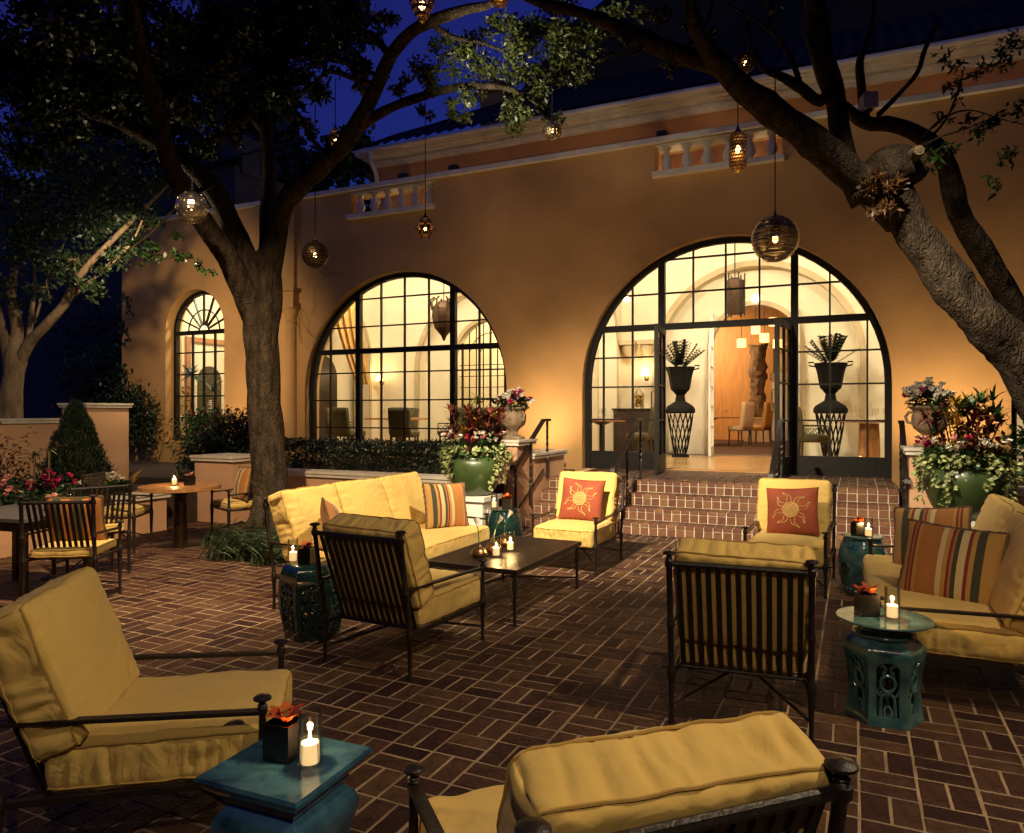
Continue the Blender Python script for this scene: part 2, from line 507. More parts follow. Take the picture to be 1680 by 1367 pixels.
MOD, GAP = .2114, .0095
bl, bw, bh = MOD - GAP, MOD / 2 - GAP, .009
BME, BMB = brick_mesh(bl, bw, bh, 'brick', BRICK)
def inview(x, y, z=0):
    r = x * cos(YAW) + y * sin(YAW); d = -x * sin(YAW) + y * cos(YAW)
    if d < .6: return None
    u = 840 + 1200 * r / d; v = 675 + 1200 * (1.5 - z) / d
    return (u, v, d)
HIDE = [(-2.85, -2.1, 4.65, 5.85), (-4.0, -3.1, 4.2, 6.2), (-1.0, -.1, 1.2, 2.1), (-2.75, -1.75, 1.2, 2.5), (-2.85, -2.2, 3.4, 4.35), (.1, 1.0, 4.2, 6.2)]
bricks = []
nx, ny = int((PX1 - PX0) / MOD) + 1, int((PY1 - PY0) / MOD) + 1
for i in range(nx):
    for j in range(ny):
        cx, cy_ = PX0 + (i + .5) * MOD, PY1 - (j + .5) * MOD
        if cx > PX1 or cy_ < PY0: continue
        if hypot(cx + 5.98, (cy_ - 6.44)) < .55: continue
        for s in (-1, 1):
            if (i + j) % 2:
                bricks.append((cx, cy_ + s * MOD / 4, 0))
            else:
                bricks.append((cx + s * MOD / 4, cy_, pi / 2))
def score(b):
    q = inview(b[0], b[1])
    if not q or not (10 < q[0] < 1670 and q[1] < 1360): return 1e6 + abs(b[0]) + abs(b[1])
    for a in HIDE:
        if a[0] < b[0] < a[1] and a[2] < b[1] < a[3]: return 5e5 + q[2]
    return q[2]
bricks.sort(key=score)
rest = M()
for k, (x, y, rz) in enumerate(bricks):
    jx, jy, jz, jr = random.uniform(-.0015, .0015), random.uniform(-.0015, .0015), random.uniform(-.0012, 0.001), random.uniform(-.012, .012)
    tx, ty = random.uniform(-.006, .006), random.uniform(-.004, .004)
    if k < 300:
        obj('brick', BME, None, patio, (x + jx, y + jy, jz), (tx, ty, rz + jr))
    else:
        mt = Matrix.Translation((x + jx, y + jy, jz)) @ Euler((tx, ty, rz + jr)).to_matrix().to_4x4()
        rest.add([mt @ Vector(p) for p in BMB.v], BMB.f)
r_ = obj('brick_paving', rest, BRICK, patio, smooth=False)
r_['kind'] = 'stuff'
# sandy ring round the oak
structure('tree_pit', M().lathe([(.56, 0.0), (.54, .012), (.3, .03), (.05, .03)], (-5.98, 6.44, .001), 24), SOIL)

# ================================================================ steps and landing
SX0, SX1, SY, TR, RI = -3.88, .46, 8.70, .27, .145
steps = thing('entrance_steps', 'four brick steps with pale mortar joints leading up to the arched doorway', 'steps', (0, 0, 0))
core = M()
for k in range(4):
    y0 = SY + k * TR + .004
    y1 = YF + .3 if k == 3 else SY + (k + 1) * TR + .05
    core.box(((SX0 + SX1) / 2, (y0 + y1) / 2, (k + .5) * RI - .004), (SX1 - SX0, y1 - y0, RI - .008 + (0.0005 * k)))
obj('mortar_core', core, MORTAR_L, steps, smooth=False)
pit = .1065
nb = int((SX1 - SX0) / pit)
p0 = (SX1 - SX0) / nb
rb = M().box((0, .03, .046), (p0 - .010, .06, .088))
rbm = mesh('riser_brick', rb, BRICK_STEP, smooth=False)
tb, _ = brick_mesh(p0 - .010, TR + .005, .042, 'tread_brick', BRICK_STEP)
for k in range(4):
    for i in range(nb):
        x = SX0 + (i + .5) * p0
        j = lambda a: random.uniform(-a, a)
        obj('riser_brick', rbm, None, steps, (x + j(.001), SY + k * TR + j(.002), k * RI + .004), (j(.01), 0, j(.01)))
        obj('tread_brick', tb, None, steps, (x + j(.001), SY + k * TR + TR / 2 - .004 + j(.002), k * RI + .104), (j(.006), j(.008), j(.006)))
# landing: same basket weave as the court
lm = M()
LZ = 4 * RI
yy0 = SY + 3 * TR + TR + .008
for i in range(int((SX1 - SX0 + .0) / MOD)):
    for j_ in range(int((YF + .05 - yy0) / MOD) + 1):
        cx, cy_ = SX1 - .004 - (i + .5) * MOD, yy0 + (j_ + .5) * MOD
        for s in (-1, 1):
            mt = Matrix.Translation((cx + (0 if (i + j_) % 2 else s * MOD / 4), cy_ + (s * MOD / 4 if (i + j_) % 2 else 0), LZ - .005 + random.uniform(-.001, .001))) @ Matrix.Rotation(0 if (i + j_) % 2 else pi / 2, 4, 'Z')
            lm.add([mt @ Vector(p) for p in BMB.v], BMB.f)
o = obj('landing_bricks', lm, BRICK, steps, smooth=False)
o['kind'] = 'stuff'
# ================================================================ main building
bld = thing('villa', 'long ochre stucco building with tall arched windows, balustrades and a moulded eave', 'building', (0, 0, 0))
WIN = [(-7.5, 2.17, 1.88, .67), (-1.76, 2.22, 1.90, .58), (3.98, 2.17, 1.88, .67)]
SMALL = (-12.65, .86, 3.22, .86)
BAL = [(-8.58, -6.76), (-2.79, -.94), (3.05, 4.9)]
holes = [arch(c, r, zs, z0) for c, r, zs, z0 in WIN + [SMALL]] + [rect(a, b, 5.16, 5.575) for a, b in BAL]
obj('facade_wall', M().plate(rect(-14.9, 8.5, 0, 5.62), holes, YF, YF + .42), STUCCO, bld, ang=30)
obj('end_wall', M().box((-14.7, YF + 3.4, 2.81), (.4, 5.94, 5.62)), STUCCO, bld, smooth=False)
obj('upper_wall', M().box((-.3, 12.55, 5.85), (17.2, .3, 1.7)), STUCCO_UP, bld, smooth=False)
obj('terrace_floor', M().box((-3.2, 12.0, 4.98), (23.3, .83, .1)), STONE, bld, smooth=False)
obj('parapet_cap', M().box((-3.2, YF + .19, 5.655), (23.5, .56, .07)).box((-3.2, YF + .19, 5.703), (23.42, .47, .025)), TRIM, bld, smooth=False)
# moulded eave: stacked fillets and a gutter
ev = M()
for k, (yf, z, h) in enumerate([(12.33, 6.49, .05), (12.27, 6.535, .04), (12.30, 6.57, .03), (12.18, 6.60, .03), (12.08, 6.635, .04), (12.03, 6.69, .07), (12.00, 6.735, .02)]):
    ev.box((-.3 + .002 * k, (yf + 12.69) / 2, z), (17.2 + .1 * k, 12.69 - yf, h))
obj('eave_cornice', ev, TRIM, bld, smooth=False)
obj('gutter', M().tube([(-8.97, 11.975, 6.70), (8.4, 11.975, 6.70)], .05, 10), TRIM, bld)
obj('downspout', M().tube([(-8.72, 11.98, 6.66), (-8.72, 11.98, 6.48), (-8.74, 12.2, 6.3), (-8.74, 12.3, 5.70)], .045, 8), TRIM, bld)
for x in (-8.15, -2.95, -7.0):
    obj('floodlight', M().box((x, 12.3, 6.16), (.16, .16, .14)).tube([(x, 12.4, 6.2), (x, 12.32, 6.18)], .02, 6), DARKM, bld, smooth=False)  # small dark boxes below the eave, no lamp in them
# balustrades
for a, b in BAL:
    bb = obj('balustrade', M().box(((a + b) / 2, YF + .05, 5.13), (b - a + .05, .34, .075)).box(((a + b) / 2, YF + .14, 5.585), (b - a - .01, .3, .03)), TRIM, bld, smooth=False)
    n = 6
    for i in range(n):
        x = a + (b - a) * (i + .5) / n
        obj('baluster', M().lathe([(.07, 0), (.07, .03), (.045, .04), (.05, .08), (.085, .15), (.08, .2), (.045, .30), (.04, .34), (.06, .355), (.06, .38), (.075, .39), (.075, .43)], (x, YF + .12, 5.168), 12), TRIM, bb)
# engaged column left of the big window
cx = -9.98
obj('engaged_column', M().lathe([(.15, .5), (.15, .62), (.115, .68), (.105, 3.22), (.125, 3.25), (.10, 3.28), (.12, 3.36), (.19, 3.5)], (cx, YF - .02, 0), 16).box((cx, YF - .02, 3.555), (.42, .40, .11)).box((cx, YF - .02, 3.72), (.34, .30, .22)).box((cx, YF - .02, 3.86), (.46, .42, .06)), STUCCO, bld, ang=30)
obj('wall_pilaster', M().box((-9.86 - .5, YF - .045, 4.75), (1.0, .09, 1.72)), STUCCO, bld, smooth=False)

def wave_roof(name, x0, x1, y0, z0, depth, pitch, hipl, parent, per=.24):
    mb = M(); nseg = int((x1 - x0) / per) * 6
    rows = 10
    idx = {}
    for i in range(nseg + 1):
        x = x0 + (x1 - x0) * i / nseg
        for j in range(rows + 1):
            t = j / rows * depth
            if hipl: xx = max(x, x0 + t * .9)
            else: xx = x
            idx[i, j] = len(mb.v)
            mb.v.append((xx, y0 + t, z0 + t * pitch + .05 * abs(sin(pi * (x - x0) / per)) + .02 * (j % 2)))
    for i in range(nseg):
        for j in range(rows):
            mb.f.append((idx[i, j], idx[i + 1, j], idx[i + 1, j + 1], idx[i, j + 1]))
    return obj(name, mb, ROOFT, parent)
rf = wave_roof('roof', -9.05, 8.5, 11.95, 6.75, 6.0, .60, True, bld)
wave_roof('roof', -14.6, -9.0, 12.5, 5.95, 4.0, .45, True, bld)
ur = M().plate([(-7.4, 6.0), (-7.4, 8.15), (-5.6, 9.9), (-4.4, 10.55), (8.4, 12.2), (8.4, 6.0)], [], 15.0, 20.0)
obj('upper_roof', ur, ROOFT, bld, smooth=False)
obj('chimney', M().box((-7.5, 15.2, 8.05), (.62, .5, 1.5)).box((-7.5, 15.2, 8.85), (.76, .64, .1)).box((-7.5, 15.2, 9.0), (.3, .3, .25)), STUCCO_UP, bld, smooth=False)

# ---------------------------------------------------------------- arched windows
def make_window(c, r, zs, z0, y, mull, trans, muns, rows, kick=None, door=None, name='arched_window'):
    za = lambda x, rr=r: zs + sqrt(max(rr * rr - (x - c) ** 2, 0))
    fw = .085
    f = M()
    o_, i_ = arch(c, r + .002, zs, z0), arch(c, r - fw, zs, z0 + (0 if door else fw))
    f.plate(o_, [i_] if not door else [arch(c, r - fw, zs, z0 + .004)], y - .05, y + .05)
    for x in mull:
        f.box((x, y, (z0 + .01 + za(x) - .04) / 2), (.10, .098, za(x) - .04 - z0 - .01))
    xr = sqrt(max((r - .02) ** 2 - max(trans - zs, 0) ** 2, 0))
    f.box((c, y, trans), (2 * xr - .02, .094, .095))
    for x in muns:
        zt = za(x) - .03
        lo = trans if (door and door[0] < x < door[1]) else (kick or z0)
        f.box((x, y, (lo + zt) / 2), (.024, .05, zt - lo))
    for z in rows:
        xr = sqrt(max((r - .03) ** 2 - max(z - zs, 0) ** 2, 0))
        if door and z < trans:
            for a, b in ((c - xr, door[0]), (door[1], c + xr)):
                f.box(((a + b) / 2, y, z), (b - a, .046, .024))
        else:
            f.box((c, y, z), (2 * xr, .046, .024))
    if kick:
        for a, b in ((c - r + .05, door[0]), (door[1], c + r - .05)):
            f.box(((a + b) / 2, y, (z0 + .01 + kick) / 2), (b - a, .06, kick - z0 - .01)).box(((a + b) / 2, y - .034, (z0 + kick) / 2), (b - a - .3, .012, (kick - z0) * .5))
    wf = obj(name, f, BRONZE, bld, smooth=False)
    xs = sorted([c - r + fw] + list(mull) + list(muns) + [c + r - fw])
    zz = sorted([kick or z0 + fw] + list(rows) + [trans] + [zs + r - fw])
    for a, b in zip(xs, xs[1:]):
        for p, q in zip(zz, zz[1:]):
            if door and q <= trans + .01 and a >= door[0] - .01 and b <= door[1] + .01: continue
            top = [(x, min(q, za(x, r - fw + .01))) for x in [b + (a - b) * k / 6 for k in range(7)]]
            top = [t for t in top if t[1] > p + .015]
            if len(top) < 2: continue
            if all(abs(t[1] - q) < 1e-6 for t in top): top = [top[0], top[-1]]
            poly = [(top[-1][0], p), (top[0][0], p)] + top
            obj('pane', M().plate(poly, [], y - .004, y + .004), PANE, wf, smooth=False)
    return wf
YW = YF + .2
rows6 = [1.19, 1.71, 2.23, 3.1, 3.62]
make_window(-7.5, 2.17, 1.88, .67, YW, [-8.53, -6.47], 2.64, [-9.2 + .0, -8.02, -7.5, -6.98, -5.95, -5.45], rows6)
wd = make_window(-1.76, 2.22, 1.90, .58, YW, [-2.73, -.79], 2.82, [-3.68, -3.2, -2.245, -1.76, -1.275, -.32, .16], [1.37, 1.89, 2.36, 3.34, 3.86], kick=.86, door=(-2.73, -.79))
make_window(3.98, 2.17, 1.88, .67, YW, [2.95, 5.01], 2.64, [2.3, 3.46, 3.98, 4.5, 5.5], rows6)
# small arched window with a fanlight
c, r, zs, z0 = SMALL
f = M()
YS = YF + .26
f.plate(arch(c, r, zs, z0), [arch(c, r - .075, zs, z0 + .07)], YS - .05, YS + .05)
f.box((c, YS, zs - .02), (2 * r - .06, .09, .085))
for k in range(1, 8):
    q = pi * k / 8
    f.bar((c + .14 * cos(q), YS, zs + .14 * sin(q)), (c + (r - .05) * cos(q), YS, zs + (r - .05) * sin(q)), .026, .05, (0, 1, 0))
for rr, t_ in ((.14, .022), (.46, .022)):
    f.tube([(c + rr * cos(pi * i / 24), YS, zs + rr * sin(pi * i / 24)) for i in range(25)], t_ * .7, 6)
xs = [c - .33, c, c + .33]
for x in xs: f.box((x, YS, (z0 + zs) / 2), (.03, .05, zs - z0 - .06))
zr = [1.36, 1.83, 2.30, 2.77]
for z in zr: f.box((c, YS, z), (2 * r - .12, .046, .026))
sw = obj('arched_window', f, BRONZE, bld, smooth=False)
xa = [c - r + .07] + xs + [c + r - .07]
za_ = [z0 + .06] + zr + [zs - .06]
for a, b in zip(xa, xa[1:]):
    for p, q in zip(za_, za_[1:]):
        obj('pane', M().plate(rect(a, b, p, q), [], YS - .004, YS + .004), PANE, sw, smooth=False)
for k in range(8):
    q0, q1 = pi * k / 8, pi * (k + 1) / 8
    for r0, r1 in ((.15, .46), (.46, r - .07)):
        poly = [(c + rr * cos(q), zs + .02 + rr * sin(q)) for rr, q in ((r0, q0), (r1, q0), (r1, (q0 + q1) / 2), (r1, q1), (r0, q1))]
        obj('pane', M().plate(poly, [], YS - .004, YS + .004), PANE, sw, smooth=False)

# open leaves of the doorway
def door_leaf(x, ang):
    h0, h1, wl = .60, 2.76, .92
    f = M().plate(rect(0, wl, h0, h1), [rect(.09, wl - .09, h0 + .26, h1 - .09)], -.025, .025)
    f.box((wl / 2, 0, (h0 + h1) / 2 + .08), (.022, .036, h1 - h0 - .34))
    rows = [1.37, 1.89, 2.36]
    for z in rows: f.box((wl / 2, 0, z), (wl - .18, .034, .022))
    dl = obj('door_leaf', f, BRONZE, bld, (x, YF + .14, 0), (0, 0, ang), smooth=False)
    zz = [h0 + .26] + rows + [h1 - .09]
    for a, b in ((.09, wl / 2), (wl / 2, wl - .09)):
        for p, q in zip(zz, zz[1:]):
            obj('pane', M().plate(rect(a, b, p, q), [], -.004, .004), PANE, dl, smooth=False)
    obj('door_handle', M().tube([(wl - .05, -.03, 1.5), (wl - .05, -.07, 1.52), (wl - .05, -.07, 1.78), (wl - .05, -.03, 1.8)], .011, 8).box((wl - .05, -.028, 1.65), (.05, .006, .4)), BRASS, dl)
    return dl
door_leaf(-2.68, radians(-84))
door_leaf(-.84, radians(-97))

# ---------------------------------------------------------------- interior shell
ZI = .60
def room(name, mb, m, **k):
    return obj(name, mb, m, bld, **k)
room('interior_floor', M().box((-3.2, 13.55, ZI - .03), (22.8, 3.95, .06)), WOODF, smooth=False)
room('interior_floor', M().box((-2.0, 19.9, ZI - .025), (7, 8.6, .06)), CARPET, smooth=False)
room('interior_ceiling', M().box((-3.2, 13.6, 5.05), (22.8, 4.4, .1)), CREAM, smooth=False)
ARC = [(-1.83, .86, 2.8, ZI), (-7.9, .86, 2.8, ZI)]
room('back_wall', M().plate(rect(-14.5, 8.4, ZI, 5.0), [arch(*a) for a in ARC] + [arch(-9.95, .45, 2.4, ZI)], 15.55, 15.75), CREAM)
room('back_wall', M().plate(rect(-14.5, 8.4, ZI, 5.0), [arch(-1.83, 1.92, 2.48, ZI), arch(-7.75, 1.92, 2.48, ZI), arch(3.98, 1.92, 2.48, ZI), arch(-12.7, 1.1, 2.7, ZI)], 15.28, 15.549), CREAM)
for x in (-4.75, 1.1, -11.1):
    mb = M().plate(rect(11.58, 15.28, ZI, 5.0), [arch(13.43, 1.5, 2.75, ZI)], -.2, .2)
    mb.v = [(x + p[1], p[0], p[2]) for p in mb.v]
    room('cross_arch', mb, CREAM)
for a in ARC:
    tr_ = M().plate(arch(a[0], a[1] + .09, a[2], ZI), [arch(a[0], a[1] - .002, a[2], ZI + .001)], 15.50, 15.60)
    room('arch_trim_or_shade_band', tr_, CREAM_D)
for c_ in (-1.83, -7.75, 3.98):
    room('arch_trim_or_shade_band', M().plate(arch(c_, 2.04, 2.48, ZI), [arch(c_, 1.918, 2.48, ZI + .001)], 15.235, 15.30), CREAM_D)  # darker bands added as painted shade along the wall arches
for x in (-4.96, -4.54, .89, 1.31, -11.31, -10.89):
    mb = M().plate(arch(13.43, 1.58, 2.75, ZI), [arch(13.43, 1.498, 2.75, ZI + .001)], -.012, .012)
    mb.v = [(x + p[1], p[0], p[2]) for p in mb.v]
    room('arch_trim_or_shade_band', mb, CREAM_D)  # tan edge bands put shade contrast on the cross arches
room('back_room_wall', M().box((-5.4, 19.9, 2.8), (.2, 8.3, 4.4)).box((1.4, 19.9, 2.8), (.2, 8.3, 4.4)), WARMWALL, smooth=False)
room('back_room_wall', M().box((-2.0, 24.0, 2.8), (7, .2, 4.4)), WARMWALL, smooth=False)
room('back_room_ceiling', M().box((-2.0, 19.9, 4.3), (7, 8.4, .1)), WARMWALL, smooth=False)
room('balcony_front', M().box((-.6, 23.3, 2.55), (3.4, .12, .22)).box((-.6, 23.2, 3.5), (3.4, .06, .06)), WHITE, smooth=False)
room('white_panel', M().box((-.6, 23.75, 1.5), (3.4, .1, 1.8)), WHITE, smooth=False)
rl = M()
for i in range(24):
    rl.tube([(-2.2 + i * .14, 23.22, 2.66), (-2.2 + i * .14, 23.22, 3.48)], .014, 5)
room('balcony_railing', rl, IRON)
room('side_room_wall', M().box((-11.6, 13.4, 2.8), (.1, 3.6, 4.4)), CREAM, smooth=False)
room('dark_doorway', M().plate(arch(13.9, .55, 2.3, ZI), [], -.02, .02).xf(Matrix(((0, 1, 0, -11.53), (1, 0, 0, 0), (0, 0, 1, 0), (0, 0, 0, 1)))), WOODD)
room('end_room_wall', M().box((-14.44, 13.4, 2.8), (.08, 3.7, 4.4)), CREAM, smooth=False)
fr_ = M().plate(rect(12.42, 13.78, ZI, 3.28), [rect(12.54, 13.66, ZI + .01, 3.16)], -.04, .04)
fr_.v = [(-14.36 + p[1], p[0], p[2]) for p in fr_.v]
room('door_surround', fr_, WOODT, smooth=False)
ar_ = M().plate(arch(13.15, .36, 2.25, ZI + .02), [], -.012, .012)
ar_.v = [(-14.38 + p[1], p[0], p[2]) for p in ar_.v]
room('mirror_arch_shape', ar_, CHAIRF, smooth=False)  # flat olive arch painted in for a mirror reflection
# leaded screen in the left arch
lw = M()
c0 = ARC[1]
for k in range(-4, 5):
    x = c0[0] + k * .19
    zt = c0[2] + sqrt(max(.84 ** 2 - (k * .19) ** 2, 0))
    lw.box((x, 15.65, (ZI + zt) / 2), (.02 if k % 4 else .05, .03, zt - ZI))
for z in [1.0 + .27 * i for i in range(7)]:
    lw.box((c0[0], 15.65, z), (1.68, .026, .018))
for rr in (.3, .58):
    lw.tube([(c0[0] + rr * cos(pi * i / 20), 15.65, 2.8 + rr * sin(pi * i / 20)) for i in range(21)], .012, 5)
room('leaded_screen', lw, DARKM, smooth=False)
room('lit_room_wall', M().box((-7.9, 17.6, 2.6), (4.4, .1, 4.0)).box((-10.1, 16.6, 2.6), (.1, 1.9, 4)).box((-5.7, 16.6, 2.6), (.1, 1.9, 4)), CREAM, smooth=False)
room('lit_room_floor', M().box((-7.9, 16.7, ZI - .03), (4.4, 1.9, .05)), CARPET, smooth=False)
# white glazed leaves of the inner arch
for x, a in ((-2.66, -85), (-1.0, -95)):
    f = M().plate([(0, ZI + .01), (.8, ZI + .01), (.8, 2.7)] + [(.8 - .8 * (i / 8), 2.7 + .85 * sin(pi / 2 * i / 8)) for i in range(1, 9)], [[(.06, ZI + .2), (.74, ZI + .2), (.74, 2.68)] + [(.74 - .68 * (i / 8), 2.7 + .76 * sin(pi / 2 * i / 8)) for i in range(1, 9)]], -.02, .02)
    for z in (1.2, 1.6, 2.0, 2.4, 2.8): f.box((.4, 0, z), (.68, .02, .018))
    f.box((.4, 0, 1.9), (.018, .02, 2.3))
    obj('inner_door_leaf', f, WHITE, bld, (x, 15.5, 0), (0, 0, radians(a)), smooth=False)
# carved corbels
for x in (-4.35, -3.95):
    obj('corbel', M().box((x, 15.12, 2.95), (.34, .3, .09)).lathe([(.05, 0), (.10, .08), (.15, .2), (.16, .28)], (x, 15.15, 2.62), 10), CREAM_D, bld)
# room lamps, high behind the front wall
for x, e in ((-1.8, 430), (-7.6, 430), (4.0, 400)):
    light('POINT', 'gallery_lamp', (x, 12.0, 4.72), e, (1, .88, .66), size=.12)
light('POINT', 'gallery_lamp', (-12.6, 12.3, 4.4), 320, (1, .88, .66), size=.12)
for x in (-3.9, .35, -9.9, -5.5):
    light('POINT', 'gallery_lamp', (x, 12.9, 4.75), 190, (1, .88, .66), size=.1)
light('POINT', 'back_room_lamp', (-4.5, 16.4, 3.9), 260, (1, .70, .38), size=.15)
light('POINT', 'back_room_lamp', (-4.5, 22.0, 3.9), 300, (1, .72, .42), size=.15)
light('POINT', 'lit_room_lamp', (-7.9, 16.4, 4.2), 300, (1, .80, .50), size=.12)
for x in (-8.0, -6.6, -4.6, -2.6, -1.2, 1.2, 3.4):
    light('POINT', 'terrace_lamp', (x, 11.85, 5.30), 2.6 if x < -6 else 3.4, (1, .66, .32), size=.05)

# ================================================================ garden walls
def wall_thing(name, label, boxes, m=PINK):
    t = thing(name, label, 'wall')
    mb = M(); cp = M()
    for (x0, x1, y0, y1, z0, z1) in boxes:
        mb.box(((x0 + x1) / 2, (y0 + y1) / 2, (z0 + z1) / 2), (x1 - x0, y1 - y0, z1 - z0))
        cp.box(((x0 + x1) / 2, (y0 + y1) / 2, z1 + .022), (x1 - x0 + .07, y1 - y0 + .07, .042)).box(((x0 + x1) / 2, (y0 + y1) / 2, z1 + .058), (x1 - x0 + .10, y1 - y0 + .10, .03))
    obj('wall_body', mb, m, t, smooth=False)
    obj('wall_cap', cp, TRIM, t, smooth=False)
    return t
wall_thing('garden_wall', 'pink garden wall with white moulded cap at the far left edge', [(-11.45, -11.15, -2, 7.6, 0, 1.32)])
wall_thing('gate_pier', 'taller pink pier with white cap at the end of the left garden wall', [(-11.6, -10.98, 7.62, 8.35, 0, 1.56)])
wall_thing('planter_wall', 'low pink planter wall behind the dining chairs on the left', [(-8.1, -7.85, -1.5, 6.5, 0, .42)])
wall_thing('planter_pier', 'pink pier with white cap behind the round dining table', [(-8.15, -7.45, 7.2, 7.75, 0, .83)])
wall_thing('planter_wall', 'pink planter wall with pale cap running behind the oak and long sofa', [(-7.4, -4.02, 7.7, 7.95, 0, .63)])
wall_thing('stair_pier', 'pink pier with white cap carrying the stone urn left of the steps', [(-4.25, -3.91, 8.5, 9.0, 0, 1.06)])
wall_thing('stair_wall', 'low pink wall stepping down beside the landing left of the steps', [(-4.25, -3.92, 9.04, 10.2, 0, .86)])
wall_thing('stair_pier', 'pink pier carrying the stone urn right of the steps', [(.50, .95, 8.4, 8.95, 0, 1.06)])
wall_thing('planter_wall', 'pink planter wall with white cap behind the right sofa', [(1.0, 8, 8.5, 8.75, 0, .68)])
structure('planting_bed', M().box((-9.6, 2.6, .2), (3.0, 10, .4)), SOIL, smooth=False)
structure('planting_bed', M().box((-5.75, 9.55, .28), (3.3, 3.2, .56)), SOIL, smooth=False)
structure('planting_bed', M().box((-10.6, 9.8, .2), (6.3, 2.7, .4)), SOIL, smooth=False)
structure('planting_bed', M().box((4.5, 9.95, .3), (6.9, 2.4, .6)), SOIL, smooth=False)

# unseen wings added behind the camera to cut low sky light
ow = thing('sky_block_wing', 'added unseen wing behind the camera that blocks low sky light', 'building')
obj('wing_wall', M().box((-6, -9, 4.2), (44, 1, 8.4)).box((13.5, 4, 4.2), (1, 25, 8.4)), NIGHT, ow, smooth=False)
# dark wing and roofs beyond the garden
dk = thing('dark_wing', 'unlit far building beyond the left garden with faint windows', 'building')
obj('wing_wall', M().box((-30, 19, 4.6), (25, 4, 9.2)).box((-17.9, 17.6, 9.6), (1.0, .8, 1.2)), NIGHT, dk, smooth=False)
for i in range(3):
    fr = obj('window', M().plate(rect(-21.6 + i * 1.0, -20.8 + i * 1.0, 2.0, 4.3), [rect(-21.54 + i, -21.22 + i, 2.06, 3.1), rect(-21.18 + i, -20.86 + i, 2.06, 3.1), rect(-21.54 + i, -21.22 + i, 3.16, 4.24), rect(-21.18 + i, -20.86 + i, 3.16, 4.24)], 16.93, 16.99), BRONZE, dk, smooth=False)
    obj('pane', M().box((-21.2 + i, 16.975, 3.15), (.74, .02, 2.2)), GLOWWIN, fr, smooth=False)
wave_roof('roof', -43, -17.3, 16.6, 9.2, 4, .5, False, dk, per=.4)
# ================================================================ furniture
def cushion(wd, dp, h, seed=0, puff=.035, r=.045, wr=.006, pleat=0, n=(18, 18, 5), pf=185):
    """box cushion centred on the origin: rounded, puffed, wrinkled"""
    mb = M(); key = {}
    a, b, c = wd / 2, dp / 2, h / 2
    def vert(x, y, z):
        p = Vector((x * a, y * b, z * c))
        q = Vector((max(-a + r, min(a - r, p.x)), max(-b + r, min(b - r, p.y)), max(-c + r * .8, min(c - r * .8, p.z))))
        d = p - q
        if d.length > 1e-6:
            p = q + d.normalized() * min(r, d.length + r * .12)
        fx, fy = 1 - x * x, 1 - y * y
        p.z += puff * z * (max(fx, 0) * max(fy, 0)) ** .55
        p.x *= 1 + .012 * (1 - z * z)
        nv = noise.noise_vector(Vector((p.x * 9 + seed * 3.1, p.y * 9, p.z * 14 + seed)))
        edge = 1 - min(max(fx, 0), max(fy, 0))
        p += nv * wr * (.4 + edge)
        # soft creases running in from the seams
        ev_ = .5 + .5 * noise.noise(Vector((p.x * 3 + seed, p.y * 3, seed)))
        s1 = noise.noise(Vector((x * 7 + seed, z * 1.2, seed * 1.7))) * max(abs(y) - .45, 0) * (1 - abs(z) * .3)
        s2 = noise.noise(Vector((y * 7 - seed, z * 1.2, seed * .7))) * max(abs(x) - .45, 0) * (1 - abs(z) * .3)
        p.z += (s1 + s2) * wr * 3.2 * (z if abs(z) > .5 else 0)
        if pleat and abs(z) < .99:
            q_ = (p.x if abs(y) > .99 else p.y)
            o_ = pleat * (1 - z * z) * ev_ * 1.6 * sin(q_ * pf + 3 * sin(q_ * 19 + seed) + z * 1.5 * sin(q_ * 31))
            n1 = noise.noise(Vector((q_ * 13, z * .16 + seed * 2, seed)))
            o_ -= .011 * max(0, 1 - abs(n1) * 8) * (1 - z * z) ** .5
            if abs(y) > .99: p.y += o_ * y
            elif abs(x) > .99: p.x += o_ * x
        return p
    def grid(f, nu, nv, flip):
        ids = []
        for i in range(nu + 1):
            row = []
            for j in range(nv + 1):
                t = f(-1 + 2 * i / nu, -1 + 2 * j / nv)
                k = tuple(round(q, 5) for q in t)
                if k not in key:
                    key[k] = len(mb.v); mb.v.append(tuple(vert(*t)))
                row.append(key[k])
            ids.append(row)
        for i in range(nu):
            for j in range(nv):
                q = (ids[i][j], ids[i + 1][j], ids[i + 1][j + 1], ids[i][j + 1])
                mb.f.append(q if not flip else tuple(reversed(q)))
    nx, ny, nz = n
    grid(lambda u, v: (u, v, 1), nx, ny, False); grid(lambda u, v: (u, v, -1), nx, ny, True)
    grid(lambda u, v: (u, -1, v), nx, nz, False); grid(lambda u, v: (u, 1, v), nx, nz, True)
    grid(lambda u, v: (1, u, v), ny, nz, False); grid(lambda u, v: (-1, u, v), ny, nz, True)
    pp = M()
    for z in (1, -1):
        path = []
        m_ = 14
        for k in range(4 * m_):
            s_, t_ = divmod(k, m_); t_ = -1 + 2 * t_ / m_
            x, y = ((t_, -1), (1, t_), (-t_, 1), (-1, -t_))[s_]
            p = vert(x, y, z * .90)
            p += Vector((p.x / a, p.y / b, 0)).normalized() * .003
            path.append(p)
        pp.tube(path, .0038, 5, closed=True)
    return mb, pp

def put(mb, loc, rot):
    return mb.xf(Matrix.Translation(loc) @ Euler(rot).to_matrix().to_4x4())

def finial(x, y, z, r=.030):
    return M().lathe([(.013, 0), (.017, .006), (.011, .014), (.012, .020), (r, .026), (r * 1.02, .032), (r * .8, .038), (.004, .042)], (x, y, z), 14)

